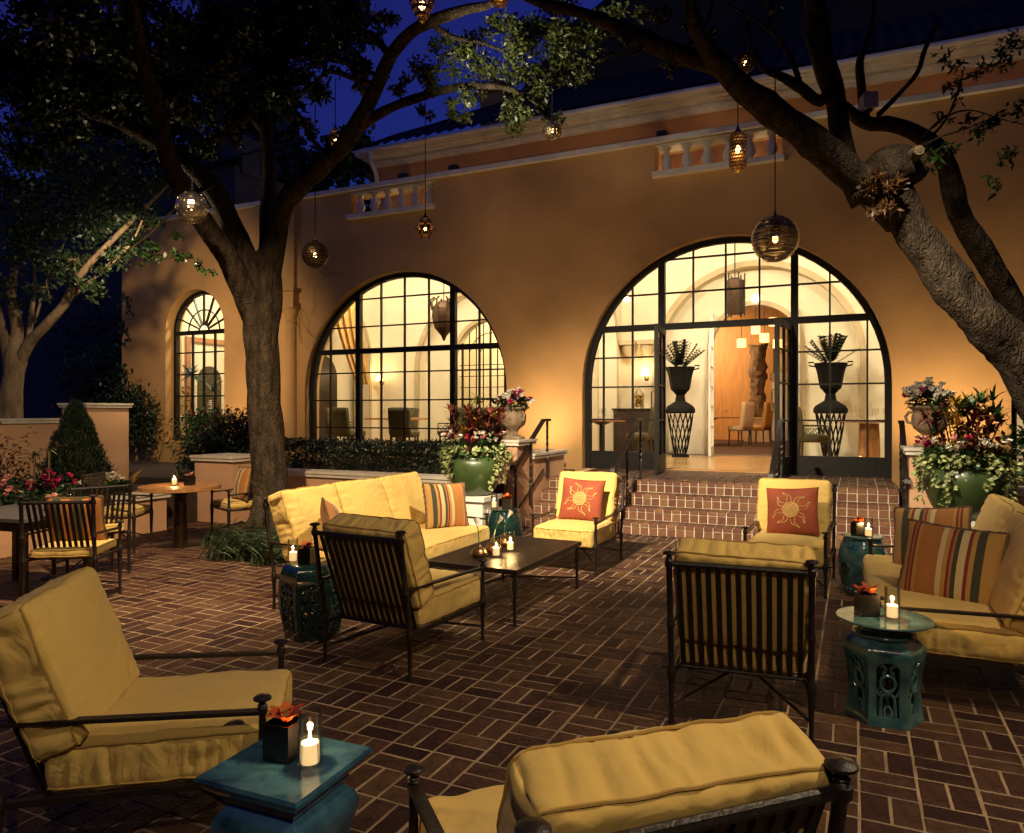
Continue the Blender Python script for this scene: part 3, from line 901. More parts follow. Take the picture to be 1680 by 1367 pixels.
def seat_unit(name, label, cat, group, W=.62, D=.80, top=.79, arm=.49, sh=.27, st=.155, nback=1, nslat=13, wide=False, cush=True, seed=1, back_h=.50):
    t = thing(name, label, cat, group=group)
    hw, hd = W / 2, D / 2
    pr = .0145
    lean = .085 if cush else .03
    ly = lambda z: -hd - lean * max(0, (z - sh) / (top - sh))
    tyz = ly(top)
    for sx in (-1, 1):
        x = sx * hw
        rl_ = M().lathe([(.010, 0), (.017, .004), (.012, .03), (.010, .06), (pr, .2), (.02, sh - .03), (.024, sh - .015), (.02, sh), (pr, sh + .02), (pr, arm - .015), (.021, arm), (pr, arm + .02), (pr, top - .02), (.021, top - .012), (.021, top + .012), (.012, top + .02)], (x, 0, 0), 10)
        rl_.v = [(p[0], p[1] + ly(p[2]), p[2]) for p in rl_.v]
        lg = obj('rear_leg', rl_, IRON, t)
        obj('finial', finial(x, tyz, top + .018), IRON, lg)
        lg = obj('front_leg', M().lathe([(.010, 0), (.017, .004), (.012, .03), (.010, .06), (pr, .2), (.02, sh - .03), (.024, sh - .015), (.02, sh), (pr, sh + .02), (.012, arm - .02), (.018, arm - .008), (.018, arm + .006), (.011, arm + .012)], (x, hd, 0), 10), IRON, t)
        obj('finial', finial(x, hd, arm + .008), IRON, lg)
        ar = M().bar((x, ly(arm), arm + .02), (x, hd, arm - .008), .034, .013)
        obj('armrest', ar, IRON, t)
    by, bz = -hd + .12, sh - .02
    obj('top_rail', M().tube([(-hw, tyz, top), (hw, tyz, top)], .0135, 8), IRON, t)
    obj('bottom_rail', M().tube([(-hw, -hd + .01, bz), (-hw + .03, by, bz), (hw - .03, by, bz), (hw, -hd + .01, bz)], .011, 8), IRON, t)
    sm = mesh('slat', M().bar((0, tyz, top), (0, by, bz), .023, .007, (0, 1, 0)), IRON, smooth=False)
    for i in range(nslat):
        obj('slat', sm, None, t, (-hw + W * (i + 1) / (nslat + 1), 0, 0))
    fr = M()
    for sx in (-1, 1):
        fr.bar((sx * hw, -hd, sh - .02), (sx * hw, hd, sh - .02), .016, .022)
    fr.bar((-hw, hd, sh - .02), (hw, hd, sh - .02), .016, .022)
    fr.bar((-hw, 0, sh - .022), (hw, 0, sh - .022), .02, .012)
    obj('seat_frame', fr, IRON, t, smooth=False)
    obj('cross_brace', M().tube([(-hw, -hd, .10), (0, 0, .20), (hw, hd, .10)], .008, 6).tube([(hw, -hd, .10), (0, 0, .21), (-hw, hd, .10)], .008, 6), IRON, t)
    if not cush:
        return t
    cw = (W - .008) / nback
    sd = D - .10
    mb, pp = cushion(W - .035, sd + .02, st, seed, .024, .034, .0045, .008, n=(60 if nback == 1 else 110, 52, 8))
    T = (0, .085 if not wide else .09, sh + st / 2 - .008)
    sc = obj('seat_cushion', put(mb, T, (0, 0, 0)), YELLOW, t, ang=180)
    obj('piping', put(pp, T, (0, 0, 0)), PIPING, sc)
    tilt = atan2(by - tyz, top - bz)
    for k in range(nback):
        mb, pp = cushion(cw - (.01 if nback > 1 else 0), back_h, .155, seed + k * 1.7, .022, .034, .0055, .0065, n=(62, 48, 8), pf=78)
        x = -hw + .0175 + cw * (k + .5)
        zc = sh + st + back_h / 2 * cos(tilt) - .03
        T = (x, by - (zc - bz) * tan(tilt) + .108 / cos(tilt) + random.uniform(0, .012), zc)
        R = (pi / 2 + tilt, random.uniform(-.03, .03), random.uniform(-.03, .03))
        bc = obj('back_cushion', put(mb, T, R), YELLOW, t, ang=180)
        obj('piping', put(pp, T, R), PIPING, bc)
    return t

GA = 'yellow cushioned iron armchairs in the lounge circle'
arm0 = seat_unit('lounge_armchair', 'iron armchair seen from behind beside the dark green lattice stool', 'armchair', GA)
arm0.location = (-2.53, 3.86, 0); arm0.rotation_euler = (0, 0, radians(-3))
clone(arm0, (-.52, 3.92, 0), radians(5), 'iron armchair with its slatted back to the viewer in front of the right sofa')
clone(arm0, (-2.44, 6.74, 0), radians(180), 'armchair with sun pillow nearest the left handrail of the steps')
clone(arm0, (-.50, 6.76, 0), radians(177), 'armchair with sun pillow nearest the round teal drum stool')
clone(arm0, (-2.325, 1.895, 0), radians(-53), 'large armchair in the left foreground facing right across the blue square stool')
clone(arm0, (-.585, 1.625, 0), radians(45), 'armchair at the bottom edge with creased cushion top, facing away to the left')
GS = 'long yellow sofas facing each other'
sofa0 = seat_unit('sofa', 'three-seat yellow sofa in front of the oak trunk', 'sofa', GS, W=1.92, D=.82, nback=3, nslat=26, wide=True, seed=4, back_h=.52)
sofa0.location = (-3.56, 5.2, 0); sofa0.rotation_euler = (0, 0, radians(-90))
sofa1 = seat_unit('sofa', 'yellow sofa at the right edge with two striped pillows', 'sofa', GS, W=1.92, D=.82, nback=2, nslat=26, wide=True, seed=9, back_h=.54)
sofa1.location = (.52, 5.22, 0); sofa1.rotation_euler = (0, 0, radians(90))

# ---------------------------------------------------------------- throw pillows
def pillow_fn(wd, hg, th):
    def f(s, t, side):
        x = wd / 2 * s * (1 - .06 * (1 - t * t))
        z = hg / 2 * t * (1 - .06 * (1 - s * s))
        q = max((1 - s * s) * (1 - t * t), 0) ** .42
        y = side * th / 2 * q + .006 * noise.noise(Vector((s * 4, t * 4, side * 3 + wd))) * q
        return Vector((x, y, z))
    return f
def pillow(label, m, wd, hg, th, loc, rot, group=None, fringe=True):
    f = pillow_fn(wd, hg, th)
    mb = M(); n = 18
    for side in (-1, 1):
        base = len(mb.v)
        for i in range(n + 1):
            for j in range(n + 1):
                s_, t_ = sin(pi / 2 * (-1 + 2 * i / n)), sin(pi / 2 * (-1 + 2 * j / n))
                mb.v.append(tuple(f(s_, t_, side)))
        for i in range(n):
            for j in range(n):
                q = (base + i * (n + 1) + j, base + (i + 1) * (n + 1) + j, base + (i + 1) * (n + 1) + j + 1, base + i * (n + 1) + j + 1)
                mb.f.append(q if side < 0 else tuple(reversed(q)))
    o = obj('throw_pillow', mb, m, ang=180, fix=True)
    o.location = loc; o.rotation_euler = rot
    tag(o, label, 'pillow', group)
    if fringe:
        pts = []
        for k in range(64):
            a, b = divmod(k, 16); b = -1 + b / 8
            s_, t_ = ((b, -1), (1, b), (-b, 1), (-1, -b))[a]
            pts.append(f(s_, t_, 1))
        fm = M().tube(pts, [.009 + .004 * (i % 2) for i in range(64)], 5, closed=True)
        obj('fringe', fm, FRINGE if fringe is True else fringe, o)
    return o, f
GP = 'striped pillows with dark fringe'
def prot(face, lean, roll=0):
    """pillow front (-Y local) turned to 'face' (radians, world), leaning back"""
    return (Matrix.Rotation(face + pi / 2, 4, 'Z') @ Matrix.Rotation(-lean, 4, 'X') @ Matrix.Rotation(roll, 4, 'Y')).to_euler()
pillow('striped pillow leaning at the far end of the sofa by the oak', STRIPE, .46, .42, .15, (-3.42, 5.86, .63), prot(radians(-25), .25, .06), GP)
pillow('dark striped pillow at the near end of the oak sofa behind the armchair', STRIPE2, .42, .42, .15, (-3.50, 4.36, .63), prot(radians(35), .3, .25), GP)
pillow('striped pillow standing at the far end of the right sofa', STRIPE, .50, .44, .15, (.47, 5.72, .63), prot(radians(-120), .3, -.12), GP)
pillow('striped pillow nearer on the right sofa leaning on the back cushion', STRIPE, .52, .46, .16, (.50, 4.90, .61), prot(radians(-112), .3, pi + .05), GP)

def sun_pillow(label, loc, rot):
    o, f = pillow(label, RUST, .44, .42, .15, loc, rot, 'rust pillows embroidered with a spiral sun', fringe=False)
    S = .22
    def P(x, z, off=.0025):
        s_, t_ = x / .22, z / .21
        p = f(s_, t_, -1); p.y -= off
        return p
    disc = M(); n = 28
    disc.v.append(tuple(P(0, 0, .003)))
    for k in (1, 2, 3):
        for i in range(n):
            q = 2 * pi * i / n
            disc.v.append(tuple(P(.068 * k / 3 * cos(q), .068 * k / 3 * sin(q), .003)))
    for i in range(n):
        disc.f.append((0, 1 + (i + 1) % n, 1 + i))
        for k in range(2):
            a = 1 + k * n
            disc.f.append((a + i, a + (i + 1) % n, a + n + (i + 1) % n, a + n + i))
    obj('sun_disc', disc, EMBR2, o, fix=True)
    ray = M()
    for k in range(8):
        q0 = 2 * pi * k / 8 + .2
        ln = .098 if k % 2 else .108
        L = []; R = []
        for i in range(9):
            t_ = i / 8
            rr = .07 + ln * t_
            q = q0 + .22 * sin(t_ * 5.2) * t_ * (1 if k % 2 else -1)
            wdt = .021 * (1 - t_) ** .8 + .0012
            L.append(P(rr * cos(q) - wdt * sin(q), rr * sin(q) + wdt * cos(q), .0035))
            R.append(P(rr * cos(q) + wdt * sin(q), rr * sin(q) - wdt * cos(q), .0035))
        ray.tube(L + R[::-1], .0028, 4, closed=True)
    ray.tube([P(.069 * cos(2 * pi * i / 32), .069 * sin(2 * pi * i / 32), .004) for i in range(32)], .0034, 4, closed=True)
    ray.tube([P((.006 + .056 * i / 60) * cos(i * .34), (.006 + .056 * i / 60) * sin(i * .34), .004) for i in range(61)], .0030, 4)
    obj('sun_embroidery', ray, EMBR, o)
    return o
sun_pillow('rust pillow with spiral sun on the armchair nearest the left handrail', (-2.42, 6.78, .635), prot(radians(-88), .3, .04))
sun_pillow('rust pillow with spiral sun on the armchair nearest the teal drum stool', (-.49, 6.78, .635), prot(radians(-97), .3, -.07))

# ---------------------------------------------------------------- dining set
GD = 'iron dining chairs on the left of the patio'
din0 = seat_unit('dining_chair', 'iron dining chair in the left foreground holding a striped pillow, back to the viewer', 'chair', GD, W=.50, D=.48, top=.82, arm=.56, sh=.40, nslat=11, cush=False)
mb, pp = cushion(.46, .44, .06, 3, .01, .025, .003)
sc = obj('seat_cushion', put(mb, (0, .02, .43), (0, 0, 0)), YELLOW, din0, ang=180)
obj('piping', put(pp, (0, .02, .43), (0, 0, 0)), PIPING, sc)
din0.location = (-5.52, 3.72, 0); din0.rotation_euler = (0, 0, radians(33))
clone(din0, (-6.52, 6.42, 0), radians(158), 'iron dining chair with striped pillow against the oak trunk')
clone(din0, (-7.22, 5.38, 0), radians(-58), 'iron dining chair pulled to the near left side of the round wooden table')
clone(din0, (-6.36, 4.45, 0), radians(70), 'iron dining chair between the foreground chair and the round table')
pillow('striped pillow on the dining chair against the oak', STRIPE, .38, .38, .12, (-6.47, 6.40, .66), prot(radians(-112), .22, -.04), GP)
pillow('dark striped pillow seen through the slats of the foreground dining chair', STRIPE2, .42, .40, .12, (-5.60, 3.80, .63), prot(radians(123), .22, 0), GP)
t = thing('round_table', 'round wooden dining table on a grey pedestal', 'table', (-6.86, 5.86, 0))
for i in range(9):
    x0 = -.43 + .86 * i / 9; x1 = x0 + .86 / 9 - .003
    pts = []
    for k in range(5):
        x = x0 + (x1 - x0) * k / 4; pts.append((x, -sqrt(max(.43 ** 2 - x * x, .0009))))
    for k in range(5):
        x = x1 - (x1 - x0) * k / 4; pts.append((x, sqrt(max(.43 ** 2 - x * x, .0009))))
    mb = M(); n = len(pts)
    mb.add([(p[0], p[1], .628) for p in pts] + [(p[0], p[1], .668) for p in pts], [tuple(range(n - 1, -1, -1)), tuple(range(n, 2 * n))] + [(k, (k + 1) % n, n + (k + 1) % n, n + k) for k in range(n)])
    obj('plank', mb, WOODT, t, smooth=False)
obj('pedestal', M().lathe([(.26, 0), (.26, .015), (.20, .03), (.075, .05), (.07, .56), (.14, .60), (.36, .615), (.36, .627)], (0, 0, 0), 24), DARKM, t)
t = thing('side_table', 'grey square topped table at the left edge behind the foreground dining chair', 'table', (-6.30, 3.78, 0), radians(8))
obj('tabletop', M().box((0, 0, .655), (.95, .72, .028)), DGLASSTOP, t, smooth=False)
obj('apron', M().box((0, 0, .60), (.86, .64, .075)), DARKM, t, smooth=False)
for x in (-.4, .4):
    for y in (-.29, .29):
        obj('leg', M().box((x, y, .282), (.045, .045, .56)), DARKM, t, smooth=False)

# ---------------------------------------------------------------- coffee table of iron slats
t = thing('coffee_table', 'low dark metal coffee table with slatted top between the sofas', 'table', (-2.48, 5.22, 0), radians(-1))
obj('frame', M().box((-.36, 0, .385), (.04, 1.26, .035)).box((.36, 0, .385), (.04, 1.26, .035)).box((0, -.61, .3855), (.68, .04, .034)).box((0, .61, .3855), (.68, .04, .034)).box((0, 0, .365), (.68, .04, .02)), IRON, t, smooth=False)
sm = mesh('slat', M().box((0, 0, .393), (.675, .030, .013)), IRON, smooth=False)
for i in range(32):
    obj('slat', sm, None, t, (0, -.575 + 1.15 * i / 31, 0))
for x in (-.35, .35):
    for y in (-.6, .6):
        obj('leg', M().lathe([(.010, 0), (.017, .004), (.012, .03), (.012, .2), (.019, .3), (.014, .33), (.014, .37)], (x, y, 0), 10), IRON, t)
obj('stretcher', M().tube([(-.35, -.6, .1), (0, 0, .2), (.35, .6, .1)], .008, 6).tube([(.35, -.6, .1), (0, 0, .21), (-.35, .6, .1)], .008, 6), IRON, t)
# ================================================================ ceramic garden stools
def interp(prof, z):
    for (r0, z0), (r1, z1) in zip(prof, prof[1:]):
        if z0 <= z <= z1: return r0 + (r1 - r0) * (z - z0) / max(z1 - z0, 1e-6)
    return prof[-1][0]
def smoothp(prof, k=5):
    """Catmull-Rom through a lathe profile"""
    out_ = []
    P = [prof[0]] + list(prof) + [prof[-1]]
    for i in range(1, len(P) - 2):
        for j in range(k):
            t = j / k
            out_.append(tuple(.5 * ((2 * P[i][a]) + (-P[i - 1][a] + P[i + 1][a]) * t + (2 * P[i - 1][a] - 5 * P[i][a] + 4 * P[i + 1][a] - P[i + 2][a]) * t * t + (-P[i - 1][a] + 3 * P[i][a] - 3 * P[i + 1][a] + P[i + 2][a]) * t ** 3) for a in (0, 1)))
    return out_ + [prof[-1]]
def side_map(prof, nsid, k):
    q = 2 * pi * k / nsid
    tn = tan(pi / nsid)
    def f(s, z, off=0):
        R = interp(prof, z) + off
        x, y = R, R * tn * s
        return Vector((x * cos(q) - y * sin(q), x * sin(q) + y * cos(q), z))
    return f
def pierced_body(prof, nsid, hole, z0, z1, zt, ornament, m, parent, th=.016):
    """faceted body, each side pierced by the outline hole [(s, z)...]"""
    mb = M(); orn = M()
    for k in range(nsid):
        f = side_map(prof, nsid, k)
        N = len(hole)
        cx = sum(p[0] for p in hole) / N; cz = sum(p[1] for p in hole) / N
        # rectangle loop matched to the hole points by direction
        rec = []
        for s, z in hole:
            dx, dz = (s - cx) / 1.0, (z - cz) / (z1 - z0) * 2
            mx = max(abs(dx), abs(dz), 1e-6)
            rec.append((cx + dx / mx * (1 - abs(cx)), min(z1, max(z0, cz + (dz / mx) * (z1 - z0) / 2 + ((z0 + z1) / 2 - cz) * abs(dz / mx)))))
        for cs, cz_ in ((-1, z0), (1, z0), (1, z1), (-1, z1)):
            i = min(range(N), key=lambda i: (rec[i][0] - cs) ** 2 + ((rec[i][1] - cz_) / (z1 - z0) * 2) ** 2)
            rec[i] = (cs, cz_)
        rings = []
        for t in (0, .33, .66, 1):
            rings.append([f(a[0] + (b[0] - a[0]) * t, a[1] + (b[1] - a[1]) * t) for a, b in zip(rec, hole)])
        rings.append([f(b[0], b[1], -th) for b in hole])
        base = len(mb.v)
        for r in rings: mb.v += [tuple(p) for p in r]
        for r in range(len(rings) - 1):
            for i in range(N):
                i2 = (i + 1) % N
                mb.f.append((base + r * N + i, base + r * N + i2, base + (r + 1) * N + i2, base + (r + 1) * N + i))
        inner = [f(a[0], a[1], -th) for a in rec]
        b2 = len(mb.v)
        mb.v += [tuple(p) for p in inner]
        for i in range(N):
            i2 = (i + 1) % N
            mb.f.append((b2 + i, base + 4 * N + i, base + 4 * N + i2, b2 + i2))
        for path, r in ornament:
            orn.tube([f(s, z, -th * .4) for s, z in path], r, 6)
    zs_ = [z for _, z in prof]
    below = [p for p in prof if p[1] <= z0]; above = [p for p in prof if p[1] >= z1]
    kk = 1 / cos(pi / nsid)
    ph = pi / nsid
    for seg in (below + [(interp(prof, z0), z0)], [(interp(prof, z1), z1)] + above):
        mb.lathe([(r * kk, z) for r, z in seg], (0, 0, 0), nsid, ph)
    o1 = obj('body', mb, m, parent, ang=30)
    o2 = obj('fretwork', orn, m, parent)
    return o1
def scroll(cx, cz, r, a0, turns, sgn=1, n=14, sq=1.0):
    return [(cx + (r * (1 - .75 * i / n)) * cos(a0 + sgn * turns * 2 * pi * i / n) * sq, cz + (r * (1 - .75 * i / n)) * sin(a0 + sgn * turns * 2 * pi * i / n) * .09) for i in range(n + 1)]

def arch_hole(hs, za, zb, n=9, k=.5):
    p = [(-hs, za), (-hs * .33, za), (hs * .33, za), (hs, za), (hs, za + (zb - za) * .25), (hs, za + (zb - za) * .5)]
    for i in range(n + 1):
        q = pi * i / n
        p.append((hs * cos(q), za + (zb - za) * (.68 + .32 * sin(q) ** k if 0 < i < n else .68)))
    p += [(-hs, za + (zb - za) * .5), (-hs, za + (zb - za) * .25)]
    return p

def orn_temple(za, zb):
    h = zb - za
    L = []
    ring = [(.40 * cos(2 * pi * i / 20), za + h * (.60 + .155 * sin(2 * pi * i / 20))) for i in range(21)]
    L.append((ring, .009))
    for s in (-1, 1):
        L.append(([(s * (.05 + .30 * (1 - .8 * i / 14) * abs(cos(.2 + i * .42)) + .1 * i / 14), za + h * (.80 + .12 * (1 - i / 14) * sin(1.2 + i * .42) + .03)) for i in range(15)], .0065))
        L.append(([(s * .42, za), (s * .42, za + h * .22), (s * .36, za + h * .34), (s * .2, za + h * .41), (s * .02, za + h * .40)], .008))
        L.append(([(s * .42, za + h * .36), (s * .58, za + h * .42), (s * .68, za + h * .50)], .007))
        L.append(([(s * .18, za), (s * .22, za + h * .1), (s * .1, za + h * .17), (0, za + h * .18)], .007))
    L.append(([(0, za + h * .40), (0, za + h * .45)], .010))
    return L
def orn_lattice(za, zb):
    L = []
    h = zb - za
    for r in range(6):
        for c in (-1, 0, 1):
            cx, cz = c * .45 + (.22 if r % 2 else 0), za + h * (r + .5) / 6
            if abs(cx) > .66: continue
            L.append(([(cx + .2 * cos(2 * pi * i / 10), cz + h * .075 * sin(2 * pi * i / 10)) for i in range(11)], .006))
            L.append(([(cx + .3 * cos(.8 + i * .5) * (1 - i / 12), cz + h * .1 * sin(.8 + i * .5) * (1 - i / 12)) for i in range(10)], .005))
    for s in (-1, 1):
        L.append(([(s * .6 + .12 * sin(i * .9), za + h * i / 18) for i in range(19)], .006))
        L.append(([(s * .25 - .12 * sin(i * .9), za + h * i / 18) for i in range(19)], .006))
    return L

GST = 'glazed ceramic garden stools used as side tables'
# teal pedestal stool with a round plate top
t = thing('garden_stool', 'teal glazed pedestal stool with round plate top beside the right sofa', 'stool', (.13, 4.02, 0), radians(35), GST)
pf = smoothp([(.152, 0), (.150, .02), (.138, .06), (.135, .14), (.145, .24), (.158, .31), (.155, .36), (.13, .395), (.118, .41)])
pierced_body(pf, 6, arch_hole(.62, .055, .315), .03, .335, 0, orn_temple(.055, .315), TEAL, t)
obj('neck', M().lathe(smoothp([(.12, .405), (.145, .415), (.14, .43), (.125, .445), (.13, .455)]), (0, 0, 0), 28), TEAL, t)
obj('plate_top', M().lathe([(.10, .448), (.17, .470), (.212, .482), (.217, .487), (.214, .492), (.19, .4905), (.0, .489)], (0, 0, 0), 36), TEAL, t)
# dark green hexagonal lattice stool
t = thing('garden_stool', 'dark green hexagonal lattice stool behind the left armchair', 'stool', (-3.28, 3.86, 0), radians(12), GST)
pf = smoothp([(.15, 0), (.155, .03), (.175, .12), (.19, .25), (.185, .38), (.168, .46), (.155, .485)])
pierced_body(pf, 6, arch_hole(.72, .07, .385), .045, .405, 0, orn_lattice(.07, .385), GREENG, t)
st_ = M()
for i in range(30):
    q = 2 * pi * i / 30
    R = (.173) / max(cos((q + pi / 6) % (pi / 3) - pi / 6), .1)
    st_.sphere((R * cos(q), R * sin(q), .442), .008, 6, 4)
obj('stud_band', st_, GREENG, t)
obj('top', M().lathe([(.178, .482), (.17, .492), (.155, .496), (0, .497)], (0, 0, 0), 6, pi / 6), GREENG, t, ang=25)
# drum stools
def drum(label, loc, m):
    t = thing('garden_stool', label, 'stool', loc, 0, GST)
    pf = smoothp([(.135, 0), (.14, .02), (.165, .1), (.185, .22), (.18, .35), (.15, .45), (.145, .475)])
    obj('body', M().lathe(pf, (0, 0, 0), 32), m, t)
    obj('top', M().lathe([(.15, .474), (.158, .482), (.15, .49), (.0, .492)], (0, 0, 0), 32), m, t)
    st_ = M()
    for zz in (.07, .41):
        for i in range(26):
            q = 2 * pi * i / 26; R = interp(pf, zz)
            st_.sphere((R * cos(q), R * sin(q), zz), .009, 6, 4)
    obj('stud_band', st_, m, t)
    for i in range(4):
        q = pi / 4 + pi / 2 * i
        mb = M().lathe([(.045, -.002), (.04, .008), (.03, .004), (.0, .003)], (0, 0, 0), 16)
        mb.xf(Matrix.Translation((.183 * cos(q), .183 * sin(q), .24)) @ Matrix.Rotation(q, 4, 'Z') @ Matrix.Rotation(pi / 2, 4, 'Y'))
        obj('coin_cutout', mb, GREENG, t)
drum('rounded teal drum stool between the right sun-pillow armchair and the right sofa', (.06, 6.62, 0), TEAL)
drum('dark green drum stool between the oak sofa and the left sun-pillow armchair', (-3.30, 6.86, 0), GREENG)
# blue square stool in the foreground
t = thing('garden_stool', 'blue glazed square stool with flared pagoda top in the foreground', 'stool', (-1.49, 1.645, 0), radians(2), GST)
pf = smoothp([(.125, 0), (.13, .03), (.118, .10), (.12, .22), (.145, .32), (.14, .36), (.115, .39), (.11, .40)])
pierced_body(pf, 4, arch_hole(.6, .06, .29), .03, .315, 0, orn_temple(.06, .29), BLUEG, t)
s2 = sqrt(2)
tp = M().lathe([(.11 * s2, .40), (.125 * s2, .405), (.125 * s2, .42), (.15 * s2, .44), (.17 * s2, .462), (.178 * s2, .474), (.172 * s2, .484), (.15 * s2, .480), (.12 * s2, .478), (0.001, .478)], (0, 0, 0), 4, pi / 4)
for i, p in enumerate(tp.v):  # corners sweep up
    pass
obj('pagoda_top', tp, BLUEG, t, ang=30)

# ================================================================ vases, candles
def petal(mb, base, az, el, ln, wd, curl=.4, n=5):
    d = Vector((cos(az), sin(az), 0)); sd = Vector((-sin(az), cos(az), 0))
    p = Vector(base); e = el; L = []
    for i in range(n + 1):
        t = i / n
        wv = wd * (sin(pi * min(t * .92 + .08, 1)) ** .8)
        L.append((p + sd * wv / 2 + Vector((0, 0, wv * .12)), p.copy(), p - sd * wv / 2 + Vector((0, 0, wv * .12))))
        p = p + (d * cos(e) + Vector((0, 0, 1)) * sin(e)) * ln / n
        e -= curl / n * 2
    b = len(mb.v)
    for a in L: mb.v += [tuple(q) for q in a]
    for i in range(n):
        for j in range(2):
            mb.f.append((b + i * 3 + j, b + i * 3 + j + 1, b + i * 3 + 3 + j + 1, b + i * 3 + 3 + j))
VB = M().plate(rect(-.045, .045, -.045, .045), [rect(-.039, .039, -.039, .039)], -.105, 0)
VB.v = [(p[0], p[2], -p[1]) for p in VB.v]
VB.box((0, 0, .003), (.088, .088, .006))
VBM = mesh('vase_box', VB, BLACKV, smooth=False)
def flower_vase(label, loc, rz, m=PETO):
    t = thing('flower_vase', label, 'vase', loc, rz, 'black cube vases with an orange flower')
    obj('vase_box', VBM, None, t)
    fl = M()
    for fx, fy, sc in ((.012, -.008, 1.0), (-.025, .015, .75)):
        for k in range(6):
            petal(fl, (fx, fy, .10), 2 * pi * k / 6 + random.uniform(-.2, .2), random.uniform(.7, 1.25) , .075 * sc, .036 * sc, random.uniform(.3, .8))
    obj('blossom', fl, m, t)
    stn = M()
    for k in range(6):
        q = 2 * pi * k / 6
        stn.tube([(.012, -.008, .10), (.012 + .012 * cos(q), -.008 + .012 * sin(q), .145)], .0014, 4)
    obj('stamens', stn, LEAFYEL, t)
    return t
GL = mesh('glass', M().lathe([(.0325, 0.0), (.0345, .004), (.0345, .155), (.0335, .1555), (.0325, .154), (.0320, .012), (.0, .010)], (0, 0, 0), 28, cap=False), CGLASS)
WX = mesh('candle', M().lathe([(.026, .012), (.0265, .016), (.0265, .064), (.024, .068), (.012, .066), (.001, .0655)], (0, 0, 0), 20), WAX)
FL = mesh('flame', M().lathe([(.0008, .072), (.0034, .077), (.0042, .083), (.0030, .092), (.0005, .108)], (0, 0, 0), 10), FLAME)
WK = mesh('wick', M().tube([(0, 0, .065), (.0006, 0, .074)], .001, 5), BLACKV)
def candle(label, loc, e=4.5):
    t = thing('candle_holder', label, 'candle', loc, random.uniform(0, 6), 'lit pillar candles in clear glass cylinders')
    obj('glass', GL, None, t); c_ = obj('candle', WX, None, t); obj('flame', FL, None, c_); obj('wick', WK, None, c_)
    light('POINT', 'candle_light', (loc[0], loc[1], loc[2] + .095), e, (1, .58, .22), size=.008)
    return t
flower_vase('black cube vase with orange lily on the blue foreground stool', (-1.53, 1.68, .480), radians(5))
candle('lit candle glass on the blue foreground stool', (-1.42, 1.66, .480), 3.5)
flower_vase('black cube vase with orange lily on the teal plate-top stool', (.055, 4.04, .492), radians(20))
candle('lit candle glass on the teal plate-top stool', (.165, 4.0, .492))
flower_vase('black cube vase with orange lily on the dark green lattice stool', (-3.27, 3.80, .498), radians(10))
candle('lit candle glass on the dark green lattice stool', (-3.385, 3.79, .498))
flower_vase('black cube vase with red flower on the teal drum stool', (.03, 6.60, .493), radians(30))
candle('lit candle glass on the teal drum stool', (.10, 6.53, .493))
flower_vase('black cube vase with red flower on the dark green drum stool', (-3.27, 6.86, .493), radians(15))
candle('candle glass on the dark green drum stool', (-3.40, 6.82, .493), .8)
flower_vase('black cube vase with pink blossom on the round wooden table', (-6.78, 5.92, .669), radians(20), PETK)
candle('lit candle glass on the round wooden table', (-6.93, 5.84, .669))
flower_vase('black cube vase with salmon blossom on the grey side table', (-6.10, 3.93, .670), radians(20), PETK)
candle('candle glass beside the salmon blossom on the grey side table', (-5.98, 4.0, .670), .6)
# bud vases and candles on the coffee table
CT = .4005
def bud_vase(label, x, y, q):
    t = thing('bud_vase', label, 'vase', (x, y, CT), q, 'round bronze bud vases holding calla lilies')
    obj('vase_bulb', M().lathe(smoothp([(.02, 0), (.05, .008), (.063, .035), (.045, .065), (.014, .085), (.011, .10)], 4), (0, 0, 0), 22), COPPER, t)
    s_ = [(0, 0, .09), (.006, 0, .14), (.022, .004, .20), (.035, .006, .23)]
    obj('stem', M().tube(s_, .004, 6), LEAFG, t)
    cl = M()
    rings = []
    for i in range(5):
        tt = i / 4; r = .004 + .022 * tt ** 1.4
        rings.append([(.035 + .03 * tt + r * cos(a * pi / 5) * .6, .006 + r * sin(a * pi / 5), .225 + .05 * tt - r * cos(a * pi / 5) * .7 + (.02 if a == 0 and i == 4 else 0)) for a in range(10)])
    cl.v = [p for r in rings for p in r]
    cl.f = [(i * 10 + j, i * 10 + (j + 1) % 10, (i + 1) * 10 + (j + 1) % 10, (i + 1) * 10 + j) for i in range(4) for j in range(10)]
    obj('calla_flower', cl, PETW, t)
bud_vase('bronze bud vase with calla lily nearest the oak sofa on the coffee table', -2.56, 4.88, 2.2)
bud_vase('bronze bud vase between the two candles on the coffee table', -2.55, 5.10, .4)
bud_vase('bronze bud vase at the far end of the three on the coffee table', -2.60, 5.40, .9)
candle('lit candle between the first two bud vases on the coffee table', (-2.46, 4.97, CT), 5.0)
candle('lit candle beside the farthest bud vase on the coffee table', (-2.46, 5.22, CT), 5.0)

